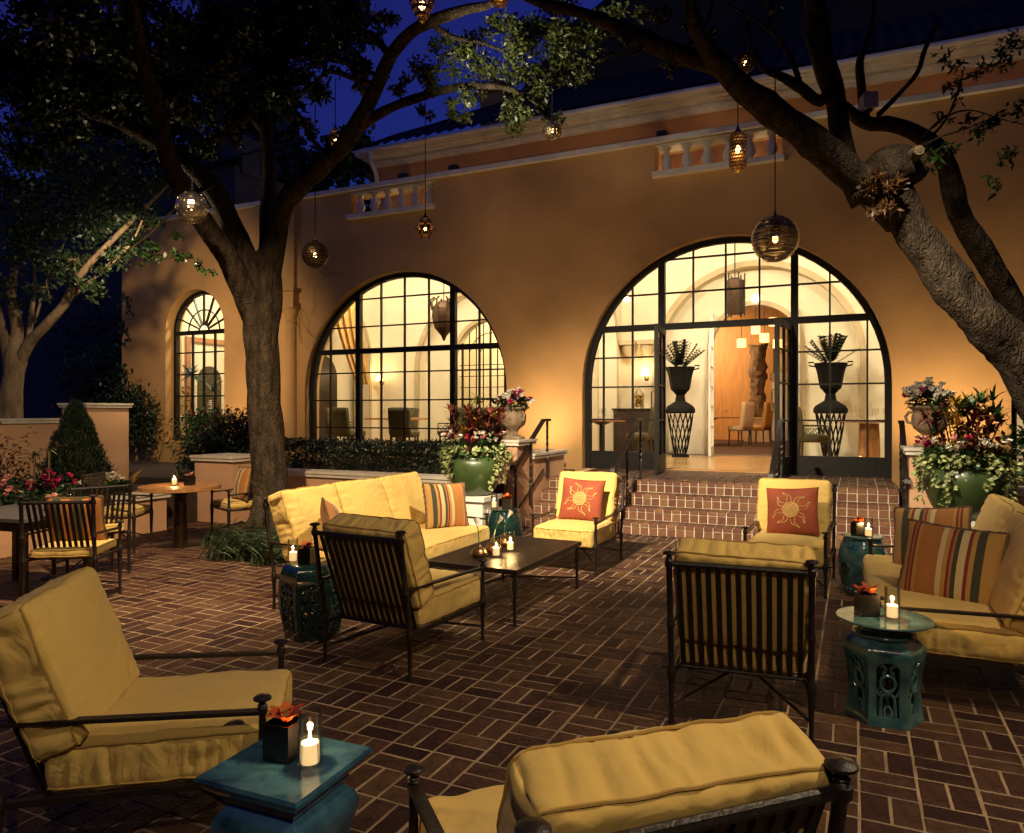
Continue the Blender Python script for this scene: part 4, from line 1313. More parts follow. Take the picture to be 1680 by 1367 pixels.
# ================================================================ stair railings
def railing(label, x, y_top, y_bot, z_top=LZ, z_bot=0., hr=.80, ang=0.):
    t = thing('handrail', label, 'railing', (0, 0, 0), 0, 'black iron handrails on the entrance steps')
    P = [(x, y_top + .22, z_top + hr), (x, y_top, z_top + hr), (x, y_bot, z_bot + hr + .02), (x, y_bot - .10, z_bot + hr + .01), (x, y_bot - .12, z_bot + hr - .03)]
    rm = M()
    for a, b in zip(P, P[1:]):
        rm.bar(a, b, .055, .034)
    obj('rail', rm, IRON, t, smooth=False)
    for y, z0 in ((y_top + .14, z_top), ((y_top + y_bot) / 2, (z_top + z_bot) / 2 - .03), (y_bot - .02, z_bot)):
        zt = z_top + hr if y > y_top else z_bot + hr + (z_top - z_bot) * (y - y_bot) / (y_top - y_bot)
        p = M(); h = zt - z0; n = 22
        # square bar, twisted in its middle
        for i in range(n + 1):
            tt = i / n; q = 0 if tt < .3 else (tt - .3) / .4 * 2 * pi if tt < .7 else 2 * pi
            for a in range(4):
                p.v.append((x + .019 * cos(q + pi / 4 + a * pi / 2), y + .019 * sin(q + pi / 4 + a * pi / 2), z0 + h * tt))
        for i in range(n):
            for a in range(4):
                p.f.append((i * 4 + a, i * 4 + (a + 1) % 4, i * 4 + 4 + (a + 1) % 4, i * 4 + 4 + a))
        p.lathe([(.03, 0), (.03, .008), (.018, .02)], (x, y, z0), 10)
        obj('twisted_post', p, IRON, t, smooth=False)
    obj('lower_rail', M().bar((x, y_top, z_top + .12), (x, y_bot, z_bot + .22), .02, .012), IRON, t, smooth=False)
    return t
railing('handrail at the left edge of the steps by the stone urn', SX0 - .02, 9.35, 8.45)
railing('handrail between the left armchair and the doorway', -2.62, 9.55, 8.55)
railing('handrail at the right side of the open doorway', -.83, 9.55, 8.55)
railing('handrail at the right edge of the steps by the big planter', SX1 + .02, 9.35, 8.45)

# ================================================================ leaves
def leaf(mb, p, d, up, ln, wd, fold=.25, droop=.0):
    d = d.normalized()
    s_ = d.cross(up)
    if s_.length < 1e-4: s_ = d.cross(Vector((1, 0, 0)))
    s_.normalize(); u = s_.cross(d)
    m = p + d * ln * .5 + u * (-droop * ln * .15)
    e = p + d * ln - u * (droop * ln * .6)
    b = len(mb.v)
    mb.v += [tuple(p), tuple(m + s_ * wd / 2 + u * fold * wd), tuple(m), tuple(m - s_ * wd / 2 + u * fold * wd), tuple(e)]
    mb.f += [(b, b + 2, b + 1), (b, b + 3, b + 2), (b + 2, b + 4, b + 1), (b + 2, b + 3, b + 4)]
def leaf2(mb, p, d, ln, wd):
    s_ = d.cross(Vector((random.gauss(0, 1), random.gauss(0, 1), random.gauss(0, 1))))
    if s_.length < 1e-4: return
    s_ = s_.normalized() * wd / 2
    b = len(mb.v)
    mb.v += [tuple(p), tuple(p + d * ln * .5 + s_), tuple(p + d * ln), tuple(p + d * ln * .5 - s_)]
    mb.f.append((b, b + 1, b + 2, b + 3))
def rdir(zb=0):
    v = Vector((random.gauss(0, 1), random.gauss(0, 1), random.gauss(0, 1) + zb))
    return v.normalized()
def leafball(mb, c, rad, n, ln, wd, outward=.7, zb=.2, shell=.5, droop=.4):
    for _ in range(n):
        d = rdir(zb)
        rr = shell + (1 - shell) * random.random()
        p = Vector(c) + Vector((d.x * rad[0], d.y * rad[1], d.z * rad[2])) * rr
        dd = (d * outward + rdir() * (1 - outward))
        s = random.uniform(.7, 1.25)
        leaf(mb, p, dd, Vector((0, 0, 1)), ln * s, wd * s, .2, droop)
def spiky(mb, c, n, ln, wd, el0=.3, el1=1.3, seg=4, droop=.7):
    for k in range(n):
        az = 2 * pi * (k * .618) + random.uniform(-.3, .3); e = random.uniform(el0, el1)
        l = ln * random.uniform(.7, 1.1)
        d = Vector((cos(az), sin(az), 0)); sd = Vector((-sin(az), cos(az), 0))
        p = Vector(c); b = len(mb.v)
        for i in range(seg + 1):
            t = i / seg; w_ = wd * (1 - t ** 2) * (.7 + .6 * t) / 2 + .0008
            mb.v += [tuple(p + sd * w_), tuple(p - sd * w_)]
            p = p + (d * cos(e) + Vector((0, 0, 1)) * sin(e)) * l / seg
            e -= droop / seg * random.uniform(.6, 1.3)
        for i in range(seg):
            mb.f.append((b + 2 * i, b + 2 * i + 1, b + 2 * i + 3, b + 2 * i + 2))
def blooms(mb, pts, s=.022):
    pts = [q for p in pts for q in (p, (p[0] + random.gauss(0, s * .7), p[1] + random.gauss(0, s * .7), p[2] + random.gauss(0, s * .7)))]
    for p in pts:
        a0 = random.random() * 6
        for k in range(5):
            petal(mb, p, a0 + 2 * pi * k / 5, random.uniform(.75, 1.5), s * 1.7, s * 1.5, .35, 3)

# ---------------------------------------------------------------- green pots on pedestals
def big_planter(label, loc, seed, croton=LEAFRED, ncr=44):
    random.seed(seed)
    t = thing('planter', label, 'planter', loc, 0, 'green glazed pots overflowing with ivy and croton')
    x = 0
    obj('pedestal', M().box((0, 0, .06), (.46, .46, .12)).box((0, 0, .32), (.38, .38, .40), taper=1.06).box((0, 0, .545), (.46, .46, .05)), WHITE, t, smooth=False)
    pn = M()
    for a in range(4):
        for k in (-1, 0, 1):
            q = Matrix.Rotation(a * pi / 2, 4, 'Z')
            b_ = M().box((k * .07, -.196, .32), (.03, .014, .28)); b_.xf(q); pn.add(b_.v, b_.f)
    obj('fluting', pn, WHITE, t, smooth=False)
    obj('pot', M().lathe(smoothp([(.15, .452), (.19, .47), (.26, .58), (.31, .74), (.305, .82), (.275, .875), (.29, .90), (.27, .905), (.25, .88)]), (0, 0, 0), 36), POTG, t, (0, 0, .12))
    obj('potting_soil', M().lathe([(.25, .86), (.001, .88)], (0, 0, 0), 20), SOIL, t, (0, 0, .12))
    iv = M()
    for k in range(48):
        az = 2 * pi * k / 48 + random.uniform(-.12, .12)
        L = random.choice([.14, .18, .22, .26, .30, .36, .44, .52]) * random.uniform(.8, 1.1)
        fa = (az - atan2(-loc[1], -loc[0]) + pi) % (2 * pi) - pi
        if abs(fa) < .6: L = .50 if k % 13 == 5 else .11
        n = int(L / .010)
        for i in range(n):
            s = i / n * L
            if s < .12: rr, zz = .22 + s * 1.0, .93 + .06 * sin(s / .12 * pi)
            else: rr, zz = .34 + .05 * min(s - .12, .2) + .01, .94 - (s - .12)
            if zz < .8: rr = max(rr * .95, interp([(.2, .45), (.27, .58), (.325, .74), (.32, .83)], max(zz, .46)) + .015)
            p = Vector((rr * cos(az + .25 * sin(s * 7 + k)), rr * sin(az + .25 * sin(s * 7 + k)), zz)) + rdir() * .034
            d = Vector((cos(az), sin(az), -.5)) + rdir() * .9
            leaf(iv, p, d, Vector((cos(az), sin(az), .6)), random.uniform(.034, .058), random.uniform(.03, .05), .1, .3)
    obj('ivy', iv, IVY, t, (0, 0, .12), smooth=False)
    fi = M()
    for k in range(11):
        az = k * .6
        leafball(fi, (.24 * cos(az), .24 * sin(az), .98), (.10, .10, .08), 70, .05, .045)
    obj('cyclamen_leaves', fi, LEAFG, t, (0, 0, .12), smooth=False)
    cr = M()
    for k in range(ncr):
        az = random.uniform(0, 6.28); rr = .27 * sqrt(random.random())
        h = random.uniform(.10, .56) * (1.15 - rr * 1.3)
        spiky(cr, (rr * cos(az) * 1.2, rr * sin(az) * 1.2, .92 + h), 16, .14, .036, -.3, 1.3, 3, .8)
        cr.tube([(rr * .5 * cos(az), rr * .5 * sin(az), .88), (rr * 1.2 * cos(az), rr * 1.2 * sin(az), .94 + h)], .006, 4)
    obj('croton', cr, croton, t, (0, 0, .12), smooth=False)
    c2 = M()
    for k in range(12 if ncr > 40 else 30):
        az = random.uniform(0, 6.28); rr = random.uniform(.05, .27)
        spiky(c2, (rr * cos(az), rr * sin(az), 1.0 + random.uniform(.05, .5)), 12, .17, .028, 0, 1.3, 3, .8)
    c3 = M()
    for k in range(9 if ncr > 40 else 13):
        az = random.uniform(0, 6.28); rr = random.uniform(.02, .24)
        spiky(c3, (rr * cos(az), rr * sin(az), 1.0 + random.uniform(.05, .5)), 13, .13, .034, 0, 1.3, 3, .8)
    obj('croton_yellow', c3, LEAFYEL, t, (0, 0, .12), smooth=False)
    obj('croton_dark', c2, LEAFG, t, (0, 0, .12), smooth=False)
    for m, n, nm in ((PETW, 26, 'white_blossom'), (PETP, 8, 'magenta_blossom'), (PETK, 8, 'pink_blossom')):
        b_ = M()
        blooms(b_, [(.34 * cos(q) * s, .34 * sin(q) * s, random.uniform(1.04, 1.14)) for q, s in [(random.uniform(0, 6.28), random.uniform(.7, 1.05)) for _ in range(n)]], .027)
        obj(nm, b_, m, t, (0, 0, .12), smooth=False)
    return t
big_planter('green pot with croton and trailing ivy on white pedestal, left of the steps', (-3.84, 7.22, 0), 3)
big_planter('wide green pot with croton and trailing ivy behind the right sofa', (.86, 7.45, 0), 5, LEAFRED, 22)

def stone_urn(label, loc, seed, petals):
    random.seed(seed)
    t = thing('stone_urn', label, 'urn', loc, random.uniform(0, 6), 'carved stone urns planted with cyclamen')
    obj('urn_body', M().lathe(smoothp([(.14, 0), (.14, .03), (.07, .06), (.055, .10), (.09, .14), (.15, .20), (.165, .30), (.15, .36), (.19, .405), (.185, .42), (.15, .41)]), (0, 0, 0), 32, flute=8, fd=.035), STONE, t)
    for s in (-1, 1):
        obj('handle', M().tube([(s * .15, 0, .24), (s * .205, 0, .25), (s * .225, 0, .31), (s * .19, 0, .36), (s * .16, 0, .35)], [.014, .016, .016, .015, .012], 8), STONE, t)
    gl_ = M(); leafball(gl_, (0, 0, .47), (.19, .19, .10), 330, .06, .055)
    obj('cyclamen_leaves', gl_, LEAFD, t, smooth=False)
    for m, n, nm in petals:
        b_ = M()
        blooms(b_, [(.22 * cos(q) * s, .22 * sin(q) * s, random.uniform(.58, .68) - .12 * s) for q, s in [(random.uniform(0, 6.28), random.uniform(.2, 1.1)) for _ in range(n)]], .038)
        obj(nm, b_, m, t, smooth=False)
stone_urn('stone urn with white and magenta cyclamen on the pier left of the steps', (-4.08, 8.75, 1.135), 11, [(PETW, 22, 'white_blossom'), (PETP, 14, 'magenta_blossom')])
stone_urn('stone urn with mostly white cyclamen on the pier right of the steps', (.70, 8.68, 1.135), 12, [(PETW, 34, 'white_blossom'), (PETP, 4, 'magenta_blossom')])
# ================================================================ trees
OAK=[[(-6.00,6.46,-0.06,0.321),(-6.02,6.45,0.12,0.241),(-6.05,6.44,0.34,0.212),(-6.10,6.42,0.97,0.189),(-6.14,6.40,1.75,0.184),(-6.17,6.38,2.31,0.189),(-6.16,6.39,2.73,0.212),(-6.14,6.40,2.99,0.189)],
[(-6.24,6.35,2.58,0.137),(-6.23,6.14,2.93,0.128),(-6.26,5.90,3.27,0.119),(-6.29,5.67,3.53,0.111),(-6.30,5.44,3.77,0.102),(-6.28,5.23,4.05,0.089),(-6.23,5.03,4.53,0.076),(-6.18,4.84,4.91,0.064),(-6.09,4.66,5.32,0.048),(-5.99,4.48,5.71,0.028)],
[(-6.17,6.38,2.79,0.158),(-6.25,6.24,3.23,0.124),(-6.38,6.18,3.56,0.118),(-6.49,6.01,3.95,0.111),(-6.68,5.82,4.25,0.103),(-6.94,5.58,4.47,0.090),(-7.24,5.33,4.65,0.077),(-7.61,5.05,4.80,0.064),(-7.70,4.90,5.02,0.052),(-7.66,4.81,5.33,0.046),(-7.58,4.73,5.72,0.034),(-7.60,4.72,6.16,0.017)],
[(-6.12,6.41,2.87,0.125),(-6.18,6.49,3.31,0.104),(-6.24,6.57,3.83,0.092),(-6.30,6.66,4.29,0.084),(-6.41,6.72,4.84,0.080),(-6.54,6.76,5.25,0.076),(-6.67,6.81,5.89,0.062),(-6.78,6.87,6.62,0.049),(-6.80,6.86,7.30,0.024)],
[(-6.10,6.42,2.94,0.128),(-5.95,6.38,3.51,0.121),(-5.77,6.35,3.86,0.109),(-5.51,6.36,4.04,0.103),(-5.25,6.38,4.21,0.096),(-5.00,6.38,4.36,0.093),(-4.76,6.38,4.65,0.084),(-4.56,6.37,4.93,0.078),(-4.37,6.35,5.19,0.072),(-4.13,6.35,5.38,0.064),(-3.89,6.35,5.44,0.059),(-3.54,6.40,5.50,0.051),(-3.22,6.44,5.52,0.036),(-2.85,6.50,5.73,0.020)],
[(-4.97,6.39,4.42,0.071),(-4.80,6.48,4.61,0.065),(-4.53,6.60,4.78,0.056),(-4.23,6.74,4.90,0.047),(-3.96,6.98,5.04,0.042),(-3.68,7.11,5.06,0.036),(-3.38,7.25,5.01,0.027),(-3.19,7.45,4.90,0.018),(-3.07,7.51,4.67,0.009)],
[(-6.67,6.81,5.68,0.064),(-6.39,6.83,5.79,0.060),(-5.99,6.91,5.82,0.053),(-5.71,6.93,5.76,0.043),(-5.43,6.95,5.61,0.034),(-5.15,6.98,5.45,0.024),(-4.83,7.01,5.33,0.012)],
[(-4.56,6.37,4.93,0.044),(-4.69,6.20,4.95,0.030),(-4.88,6.00,4.98,0.021),(-5.04,5.81,4.74,0.013),(-5.19,5.63,4.60,0.008)],
[(-6.93,5.59,4.47,0.045),(-6.75,5.56,4.82,0.039),(-6.75,5.45,5.24,0.030),(-6.40,5.50,5.45,0.025),(-6.15,5.51,5.65,0.016)],
[(-7.61,5.05,4.80,0.039),(-7.70,4.79,4.73,0.030),(-7.88,4.59,4.84,0.021),(-8.05,4.40,4.92,0.010)],
[(-4.37,6.35,5.19,0.040),(-4.60,6.35,5.45,0.033),(-4.96,6.29,5.69,0.025),(-5.14,6.32,5.94,0.014)],
[(-6.41,6.72,4.84,0.050),(-6.58,6.53,5.09,0.037),(-6.70,6.36,5.48,0.027),(-6.75,6.23,5.86,0.015)],
[(-3.89,6.35,5.44,0.037),(-3.80,6.61,5.39,0.027),(-3.60,6.93,5.43,0.019),(-3.29,7.18,5.32,0.011)],
[(-6.30,5.77,3.94,0.028),(-6.32,5.43,3.68,0.019),(-6.43,5.16,3.32,0.013),(-6.48,4.92,3.09,0.008)]]
ROAK=[[(2.28,8.02,-.08,0.44),(2.20,7.98,0.10,0.37),(2.08,7.93,0.32,0.277),(1.60,7.60,1.29,0.211),(1.21,7.30,1.98,0.186),(0.92,7.06,2.30,0.174),(0.68,6.95,2.60,0.164),(0.50,6.86,2.88,0.155),(0.37,6.80,3.12,0.143),(0.31,6.77,3.30,0.124),(0.22,6.73,3.43,0.099)],
[(0.34,6.79,3.08,0.132),(0.13,6.63,3.30,0.139),(-0.03,6.50,3.42,0.130),(-0.23,6.30,3.58,0.120),(-0.48,6.07,3.76,0.114),(-0.69,5.86,3.90,0.105),(-0.90,5.65,4.08,0.084),(-1.01,5.49,4.22,0.061),(-1.07,5.35,4.39,0.049),(-1.10,5.23,4.64,0.035)],
[(0.08,6.61,3.21,0.116),(-0.05,6.55,3.48,0.097),(-0.10,6.52,3.71,0.081),(-0.14,6.45,4.01,0.081),(-0.21,6.36,4.23,0.084),(-0.27,6.28,4.47,0.087),(-0.29,6.27,4.76,0.083),(-0.30,6.26,5.15,0.068)],
[(-0.16,6.38,4.11,0.048),(-0.25,6.29,3.96,0.047),(-0.38,6.17,4.04,0.043),(-0.50,6.06,4.10,0.036),(-0.63,5.95,4.15,0.025),(-0.71,5.85,4.28,0.016),(-0.75,5.83,4.51,0.010)],
[(-0.38,6.17,4.04,0.023),(-0.45,6.20,4.28,0.021),(-0.56,6.14,4.47,0.017),(-0.67,6.09,4.57,0.014),(-0.82,6.02,4.67,0.010),(-0.97,5.95,4.76,0.006)],
[(-0.61,6.12,4.50,0.012),(-0.61,6.12,4.67,0.010),(-0.56,6.14,4.86,0.006)],
[(2.66,8.62,-.08,0.26),(2.59,8.83,0.21,0.269),(1.99,8.44,1.13,0.151),(1.56,8.13,1.97,0.113),(1.26,7.88,2.52,0.103),(1.00,7.64,2.96,0.101),(0.83,7.46,3.23,0.092),(0.75,7.31,3.47,0.087),(0.67,7.16,3.67,0.078),(0.50,7.08,3.84,0.067),(0.29,6.98,3.93,0.063),(0.08,6.89,3.95,0.056),(-0.08,6.70,4.04,0.048)],
[(0.08,6.89,3.95,0.042),(0.05,6.87,4.26,0.033),(0.04,6.86,4.47,0.030),(0.11,6.90,4.70,0.023),(0.15,6.92,4.99,0.019),(0.13,6.91,5.25,0.012)],
[(0.18,6.93,4.01,0.023),(0.34,7.01,4.19,0.019),(0.48,7.07,4.37,0.019),(0.54,7.10,4.57,0.019),(0.65,7.15,4.83,0.012)],
[(-0.90,5.65,4.08,0.066),(-1.19,5.63,4.22,0.071),(-1.47,5.61,4.39,0.073),(-1.67,5.62,4.53,0.062),(-1.82,5.55,4.60,0.053),(-2.04,5.56,4.73,0.046),(-2.36,5.52,4.86,0.038),(-2.64,5.39,5.03,0.025)],
[(-1.47,5.61,4.39,0.019),(-1.56,5.56,4.28,0.013),(-1.67,5.51,4.37,0.009)],
[(0.44,6.83,3.62,0.016),(0.67,6.94,3.88,0.010),(0.78,6.99,4.18,0.008),(0.81,7.00,4.33,0.004)],
[(0.49,6.85,3.73,0.010),(0.64,6.81,3.86,0.008),(0.84,6.91,3.93,0.006),(1.06,7.01,3.86,0.004),(1.24,7.09,3.81,0.003)],
[(0.44,6.83,3.62,0.012),(0.60,6.69,3.67,0.008),(0.82,6.79,3.75,0.006),(1.08,6.91,3.87,0.004)],
[(-1.19,5.63,4.28,0.017),(-1.07,5.68,4.39,0.015),(-1.02,5.82,4.61,0.011),(-1.00,5.83,4.80,0.008)]]
BACK=[[(-13.11,7.66,1.29,0.233),(-13.06,7.69,1.76,0.175),(-13.02,7.71,2.18,0.167),(-13.00,7.71,2.39,0.183)],
[(-13.08,7.68,2.28,0.100),(-13.05,7.58,2.69,0.083),(-13.05,7.47,3.19,0.066),(-13.09,7.34,3.89,0.041)],
[(-13.02,7.71,2.33,0.117),(-12.96,7.73,2.91,0.100),(-13.06,7.69,3.43,0.083),(-12.99,7.72,4.05,0.062),(-12.85,7.78,4.68,0.037),(-12.66,7.87,5.41,0.021)],
[(-12.96,7.73,2.28,0.100),(-12.65,7.77,2.69,0.091),(-12.32,7.81,2.94,0.082),(-11.94,7.88,3.28,0.073),(-11.69,7.89,3.62,0.065),(-11.34,7.94,3.95,0.052),(-10.80,8.08,4.43,0.040),(-10.26,8.22,4.89,0.028),(-9.82,8.32,5.25,0.016)],
[(-12.92,7.75,2.39,0.067),(-12.79,7.81,2.70,0.054),(-12.74,7.84,3.22,0.042),(-12.69,7.86,3.74,0.033),(-12.74,7.84,4.36,0.021)],
[(-12.72,7.85,2.82,0.037),(-12.37,7.90,3.00,0.033),(-11.99,7.96,3.34,0.033),(-11.30,8.07,3.79,0.028),(-10.66,8.15,4.23,0.020),(-10.35,8.18,4.75,0.012)],
[(-12.69,7.86,3.01,0.025),(-12.52,7.94,3.64,0.021),(-12.38,8.01,3.95,0.017),(-12.24,8.07,4.36,0.013)]]
DARK_CL = [(-7.39,4.60,5.24,0.49),(-6.61,4.63,5.20,0.47),(-6.52,5.23,5.34,0.50),(-6.41,5.83,5.60,0.53),(-6.65,6.60,5.72,0.51),(-7.45,5.01,5.00,0.39),(-7.71,4.67,4.78,0.44),(-7.08,5.30,4.98,0.46),(-6.65,5.72,4.93,0.47),(-6.70,6.36,5.05,0.39),(-6.94,6.69,6.34,0.53),(-6.26,6.90,6.43,0.52),(-5.34,6.78,6.17,0.32),(-5.99,6.91,5.57,0.29),(-5.21,6.95,5.49,0.25),(-6.53,6.88,6.11,0.45),(-8.05,4.51,5.16,0.50),(-7.33,4.74,5.91,0.49),(-6.55,5.11,5.91,0.49),(-6.29,5.89,6.33,0.53),(-8.28,4.95,4.47,0.33),(-7.80,5.18,4.53,0.33),(-7.22,5.79,4.58,0.28),(-5.65,6.52,4.75,0.17),(-6.12,6.74,5.23,0.20),(-5.12,6.66,4.64,0.14),(-6.63,5.95,4.51,0.20),(-6.47,6.91,5.66,0.34),(-6.26,7.00,6.11,0.34),(-5.79,6.89,5.31,0.20),(-5.56,6.89,5.84,0.26),(-6.03,7.01,6.28,0.30),(-6.32,6.76,5.17,0.21),(-5.08,6.89,5.80,0.18),(-5.34,6.89,6.14,0.21),(-6.75,6.23,4.23,0.18),(-6.63,6.39,4.80,0.21),(-6.89,6.93,6.37,0.31)]
LIT_CL = [(-3.00,7.43,5.80,0.37),(-2.67,7.58,5.60,0.27),(-3.21,7.33,5.60,0.30),(-3.51,7.19,5.67,0.27),(-2.46,7.57,5.68,0.20),(-2.89,7.59,5.25,0.27),(-4.13,6.68,5.04,0.17),(-4.00,6.96,4.80,0.15),(-2.25,7.34,5.65,0.16),(-1.91,7.28,5.48,0.14),(-4.07,6.82,5.22,0.30),(-3.76,7.07,5.37,0.33),(-3.39,7.24,5.33,0.37),(-3.16,7.46,5.14,0.30),(-3.37,7.36,4.81,0.27),(-3.82,7.05,4.90,0.20),(-4.19,6.76,4.73,0.12),(-3.07,7.51,4.74,0.18),(-2.92,7.58,5.45,0.32),(-4.42,6.65,5.02,0.16),(-4.40,6.33,5.55,0.16),(-3.00,7.43,5.70,0.27),(-2.58,7.63,5.37,0.17),(-6.09,5.87,4.38,0.11),(-6.24,5.80,4.44,0.11),(-3.90,6.79,5.50,0.14),(-5.02,6.81,6.00,0.17),(-4.13,6.68,5.69,0.08)]
STRIP_CL = [(-6.57,5.09,3.21,0.12),(-6.37,5.19,3.13,0.14),(-6.12,5.25,3.05,0.12),(-5.92,5.29,2.97,0.10),(-6.31,5.33,3.29,0.10),(-6.49,5.13,3.04,0.09),(-6.49,5.24,3.41,0.10),(-5.82,5.33,2.89,0.05)]
BACK_CL = [(-12.33,7.47,4.25,0.60),(-11.61,7.81,4.00,0.55),(-12.15,7.56,4.95,0.75),(-11.34,7.94,4.95,0.75),(-10.62,8.17,4.72,0.55),(-13.01,7.49,3.50,0.46),(-11.07,8.07,5.40,0.70),(-11.88,7.69,5.55,0.70),(-10.35,8.18,5.14,0.44),(-11.34,7.94,3.45,0.28),(-10.98,8.11,4.05,0.35),(-12.02,7.62,3.55,0.28),(-12.70,7.30,5.45,0.70),(-10.08,8.31,5.29,0.34)]
RIGHT_CL = [(-1.11,5.67,4.49,0.10),(-0.99,5.72,4.39,0.07),(-0.59,6.02,4.65,0.07),(-1.28,5.59,4.14,0.07),(-1.60,5.54,4.37,0.10),(-1.39,5.65,4.61,0.12),(-1.73,5.48,4.28,0.07)]
SPRIG_CL = [(0.44,6.72,3.52,0.08),(0.70,6.79,3.62,0.04),(0.84,6.91,3.86,0.04),(1.06,7.01,3.84,0.06),(0.87,6.87,3.74,0.05),(1.13,7.04,3.59,0.05),(1.19,7.07,3.93,0.06),(0.64,6.81,3.88,0.04),(0.78,6.93,4.15,0.06),(1.01,6.99,3.34,0.04),(0.71,6.96,4.33,0.06),(0.99,7.09,4.33,0.07),(1.17,7.17,4.53,0.08)]
DEAD_CL = [(0.17,6.48,3.29,0.13),(0.23,6.46,3.13,0.09),(0.08,6.44,3.24,0.07),(0.29,6.49,3.30,0.08),(0.13,6.47,3.09,0.05),(1.01,6.99,3.32,0.03)]
def limb(mb, pts, n=12, seed=0, sub=4, rough=.10):
    """tapered limb through (x, y, z, r) points, smoothed, with uneven bark outline"""
    P = [pts[0]] + pts + [pts[-1]]
    C = []
    for i in range(1, len(P) - 2):
        for j in range(sub):
            t = j / sub
            C.append(tuple(.5 * ((2 * P[i][a]) + (-P[i - 1][a] + P[i + 1][a]) * t + (2 * P[i - 1][a] - 5 * P[i][a] + 4 * P[i + 1][a] - P[i + 2][a]) * t * t + (-P[i - 1][a] + 3 * P[i][a] - 3 * P[i + 1][a] + P[i + 2][a]) * t ** 3) for a in range(4)))
    C.append(pts[-1])
    b = len(mb.v)
    mb.tube([c[:3] for c in C], [max(c[3], .004) for c in C], n)
    for k, c in enumerate(C):
        for j in range(n):
            p = Vector(mb.v[b + k * n + j]); ce = Vector(c[:3])
            d = p - ce
            q = rough * noise.noise(Vector((p.x * 5 + seed, p.y * 5, p.z * 2.2))) + rough * .6 * noise.noise(Vector((p.x * 14, p.y * 14 + seed, p.z * 5)))
            mb.v[b + k * n + j] = tuple(ce + d * (1 + q * 1.6))
def clumps(CL, per, ln, wd, mat_, parent, name, seed, twig=None, flat=.75):
    random.seed(seed)
    mb = M(); tw = M()
    for x, y, z, r in CL:
        n = int(per * (r / .35) ** 2)
        subs = [(Vector((x, y, z)) + rdir() * r * random.uniform(.25, .85), r * random.uniform(.22, .45)) for _ in range(max(4, int(9 * r / .35)))]
        for c_, rr in subs:
            tw.tube([(x, y, z), tuple((Vector((x, y, z)) + c_) / 2 + rdir() * r * .15), tuple(c_)], [.010, .007, .003], 4)
        for _ in range(n):
            c_, rr = random.choice(subs)
            p = c_ + rdir() * rr * (.35 + 1.0 * random.random())
            p.z = c_.z + (p.z - c_.z) * flat
            s = random.uniform(.6, 1.3)
            leaf2(mb, p, rdir(-.25), ln * s, wd * s)
    o = obj(name, mb, mat_, parent, smooth=False)
    o['kind'] = 'stuff'
    if twig: obj('twigs', tw, twig, parent, ang=180)['kind'] = 'stuff'
    return o
t = thing('oak_tree', 'big forked oak rising from the grass tuft behind the long sofa', 'tree', (0, 0, 0))
mb = M(); limb(mb, OAK[0] + [(-6.13, 6.42, 3.25, .15), (-6.12, 6.43, 3.45, .03)], 22, 1, 8, .09)
for a in range(5):   # root flare
    q = a * 1.3 + .3
    limb(mb, [(-6.0 + .1 * cos(q), 6.46 + .1 * sin(q), .5, .16), (-6.0 + .24 * cos(q), 6.46 + .24 * sin(q), .18, .13), (-6.0 + .42 * cos(q), 6.46 + .42 * sin(q), .0, .08)], 10, a, 4)
obj('trunk', mb, BARK, t, ang=180)
for k, l in enumerate(OAK[1:]):
    mb = M(); limb(mb, l, 14 if l[0][3] > .1 else 8, k, 4)
    obj('limb', mb, BARK, t, ang=180)
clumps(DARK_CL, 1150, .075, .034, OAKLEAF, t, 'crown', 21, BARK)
random.seed(5)
UNSEEN_CANOPY = [(random.uniform(-9, -1), random.uniform(-1, 6.5), random.uniform(5.9, 7.2), random.uniform(.7, 1.1)) for _ in range(60)]  # unseen leaves overhead, added to block blue sky fill
clumps([c for c in UNSEEN_CANOPY if c[2] > 1.6 + .60 * (-c[0] * sin(YAW) + c[1] * cos(YAW)) + .8], 160, .13, .07, OAKLEAF, t, 'crown', 24)
clumps(LIT_CL, 900, .065, .026, OAKLEAF_LIT, t, 'crown', 22, BARK)
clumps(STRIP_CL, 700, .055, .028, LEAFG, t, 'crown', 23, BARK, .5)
t2 = thing('oak_tree', 'leaning oak with cut stump and several limbs at the right edge', 'tree', (0, 0, 0))
mb = M(); limb(mb, ROAK[0], 22, 5, 8, .11)
obj('trunk', mb, BARK, t2, ang=180)
for k, l in enumerate(ROAK[1:]):
    mb = M(); limb(mb, l, 16 if l[0][3] > .1 else 8, k + 30, 4, .12)
    obj('limb', mb, BARK, t2, ang=180)
bu = M()
bu.sphere((.27, 6.72, 3.46), .23, 20, 14, .8)
bu.v = [tuple(Vector(p) + Vector(noise.noise_vector(Vector(p) * 7)) * .05 + Vector(noise.noise_vector(Vector(p) * 19)) * .02) for p in bu.v]
obj('burl', bu, BARK, t2, ang=180)
ct = M()
ct.tube([(.40, 6.66, 3.52), (.44, 6.55, 3.53), (.455, 6.50, 3.535)], [.07, .048, .040], 14)
ct.tube([(.456, 6.497, 3.535), (.457, 6.494, 3.535)], [.022, .018], 12)
obj('cut_stub', ct, BARK_L, t2)
random.seed(6)
UNSEEN_CANOPY = [(random.uniform(-1.5, 6), random.uniform(-1, 8.5), random.uniform(5.9, 7.4), random.uniform(.7, 1.1)) for _ in range(60)]  # out-of-view clumps added to keep sky light off the court
clumps([c for c in UNSEEN_CANOPY if c[2] > 1.6 + .60 * (-c[0] * sin(YAW) + c[1] * cos(YAW)) + .8], 160, .13, .07, OAKLEAF, t2, 'crown', 34)
clumps(RIGHT_CL, 700, .06, .026, OAKLEAF_LIT, t2, 'crown', 31, BARK)
clumps([(a, b_, c_, d * 2.4) for a, b_, c_, d in SPRIG_CL], 420, .065, .020, LEAFG, t2, 'sprouts', 32, BARK_L)
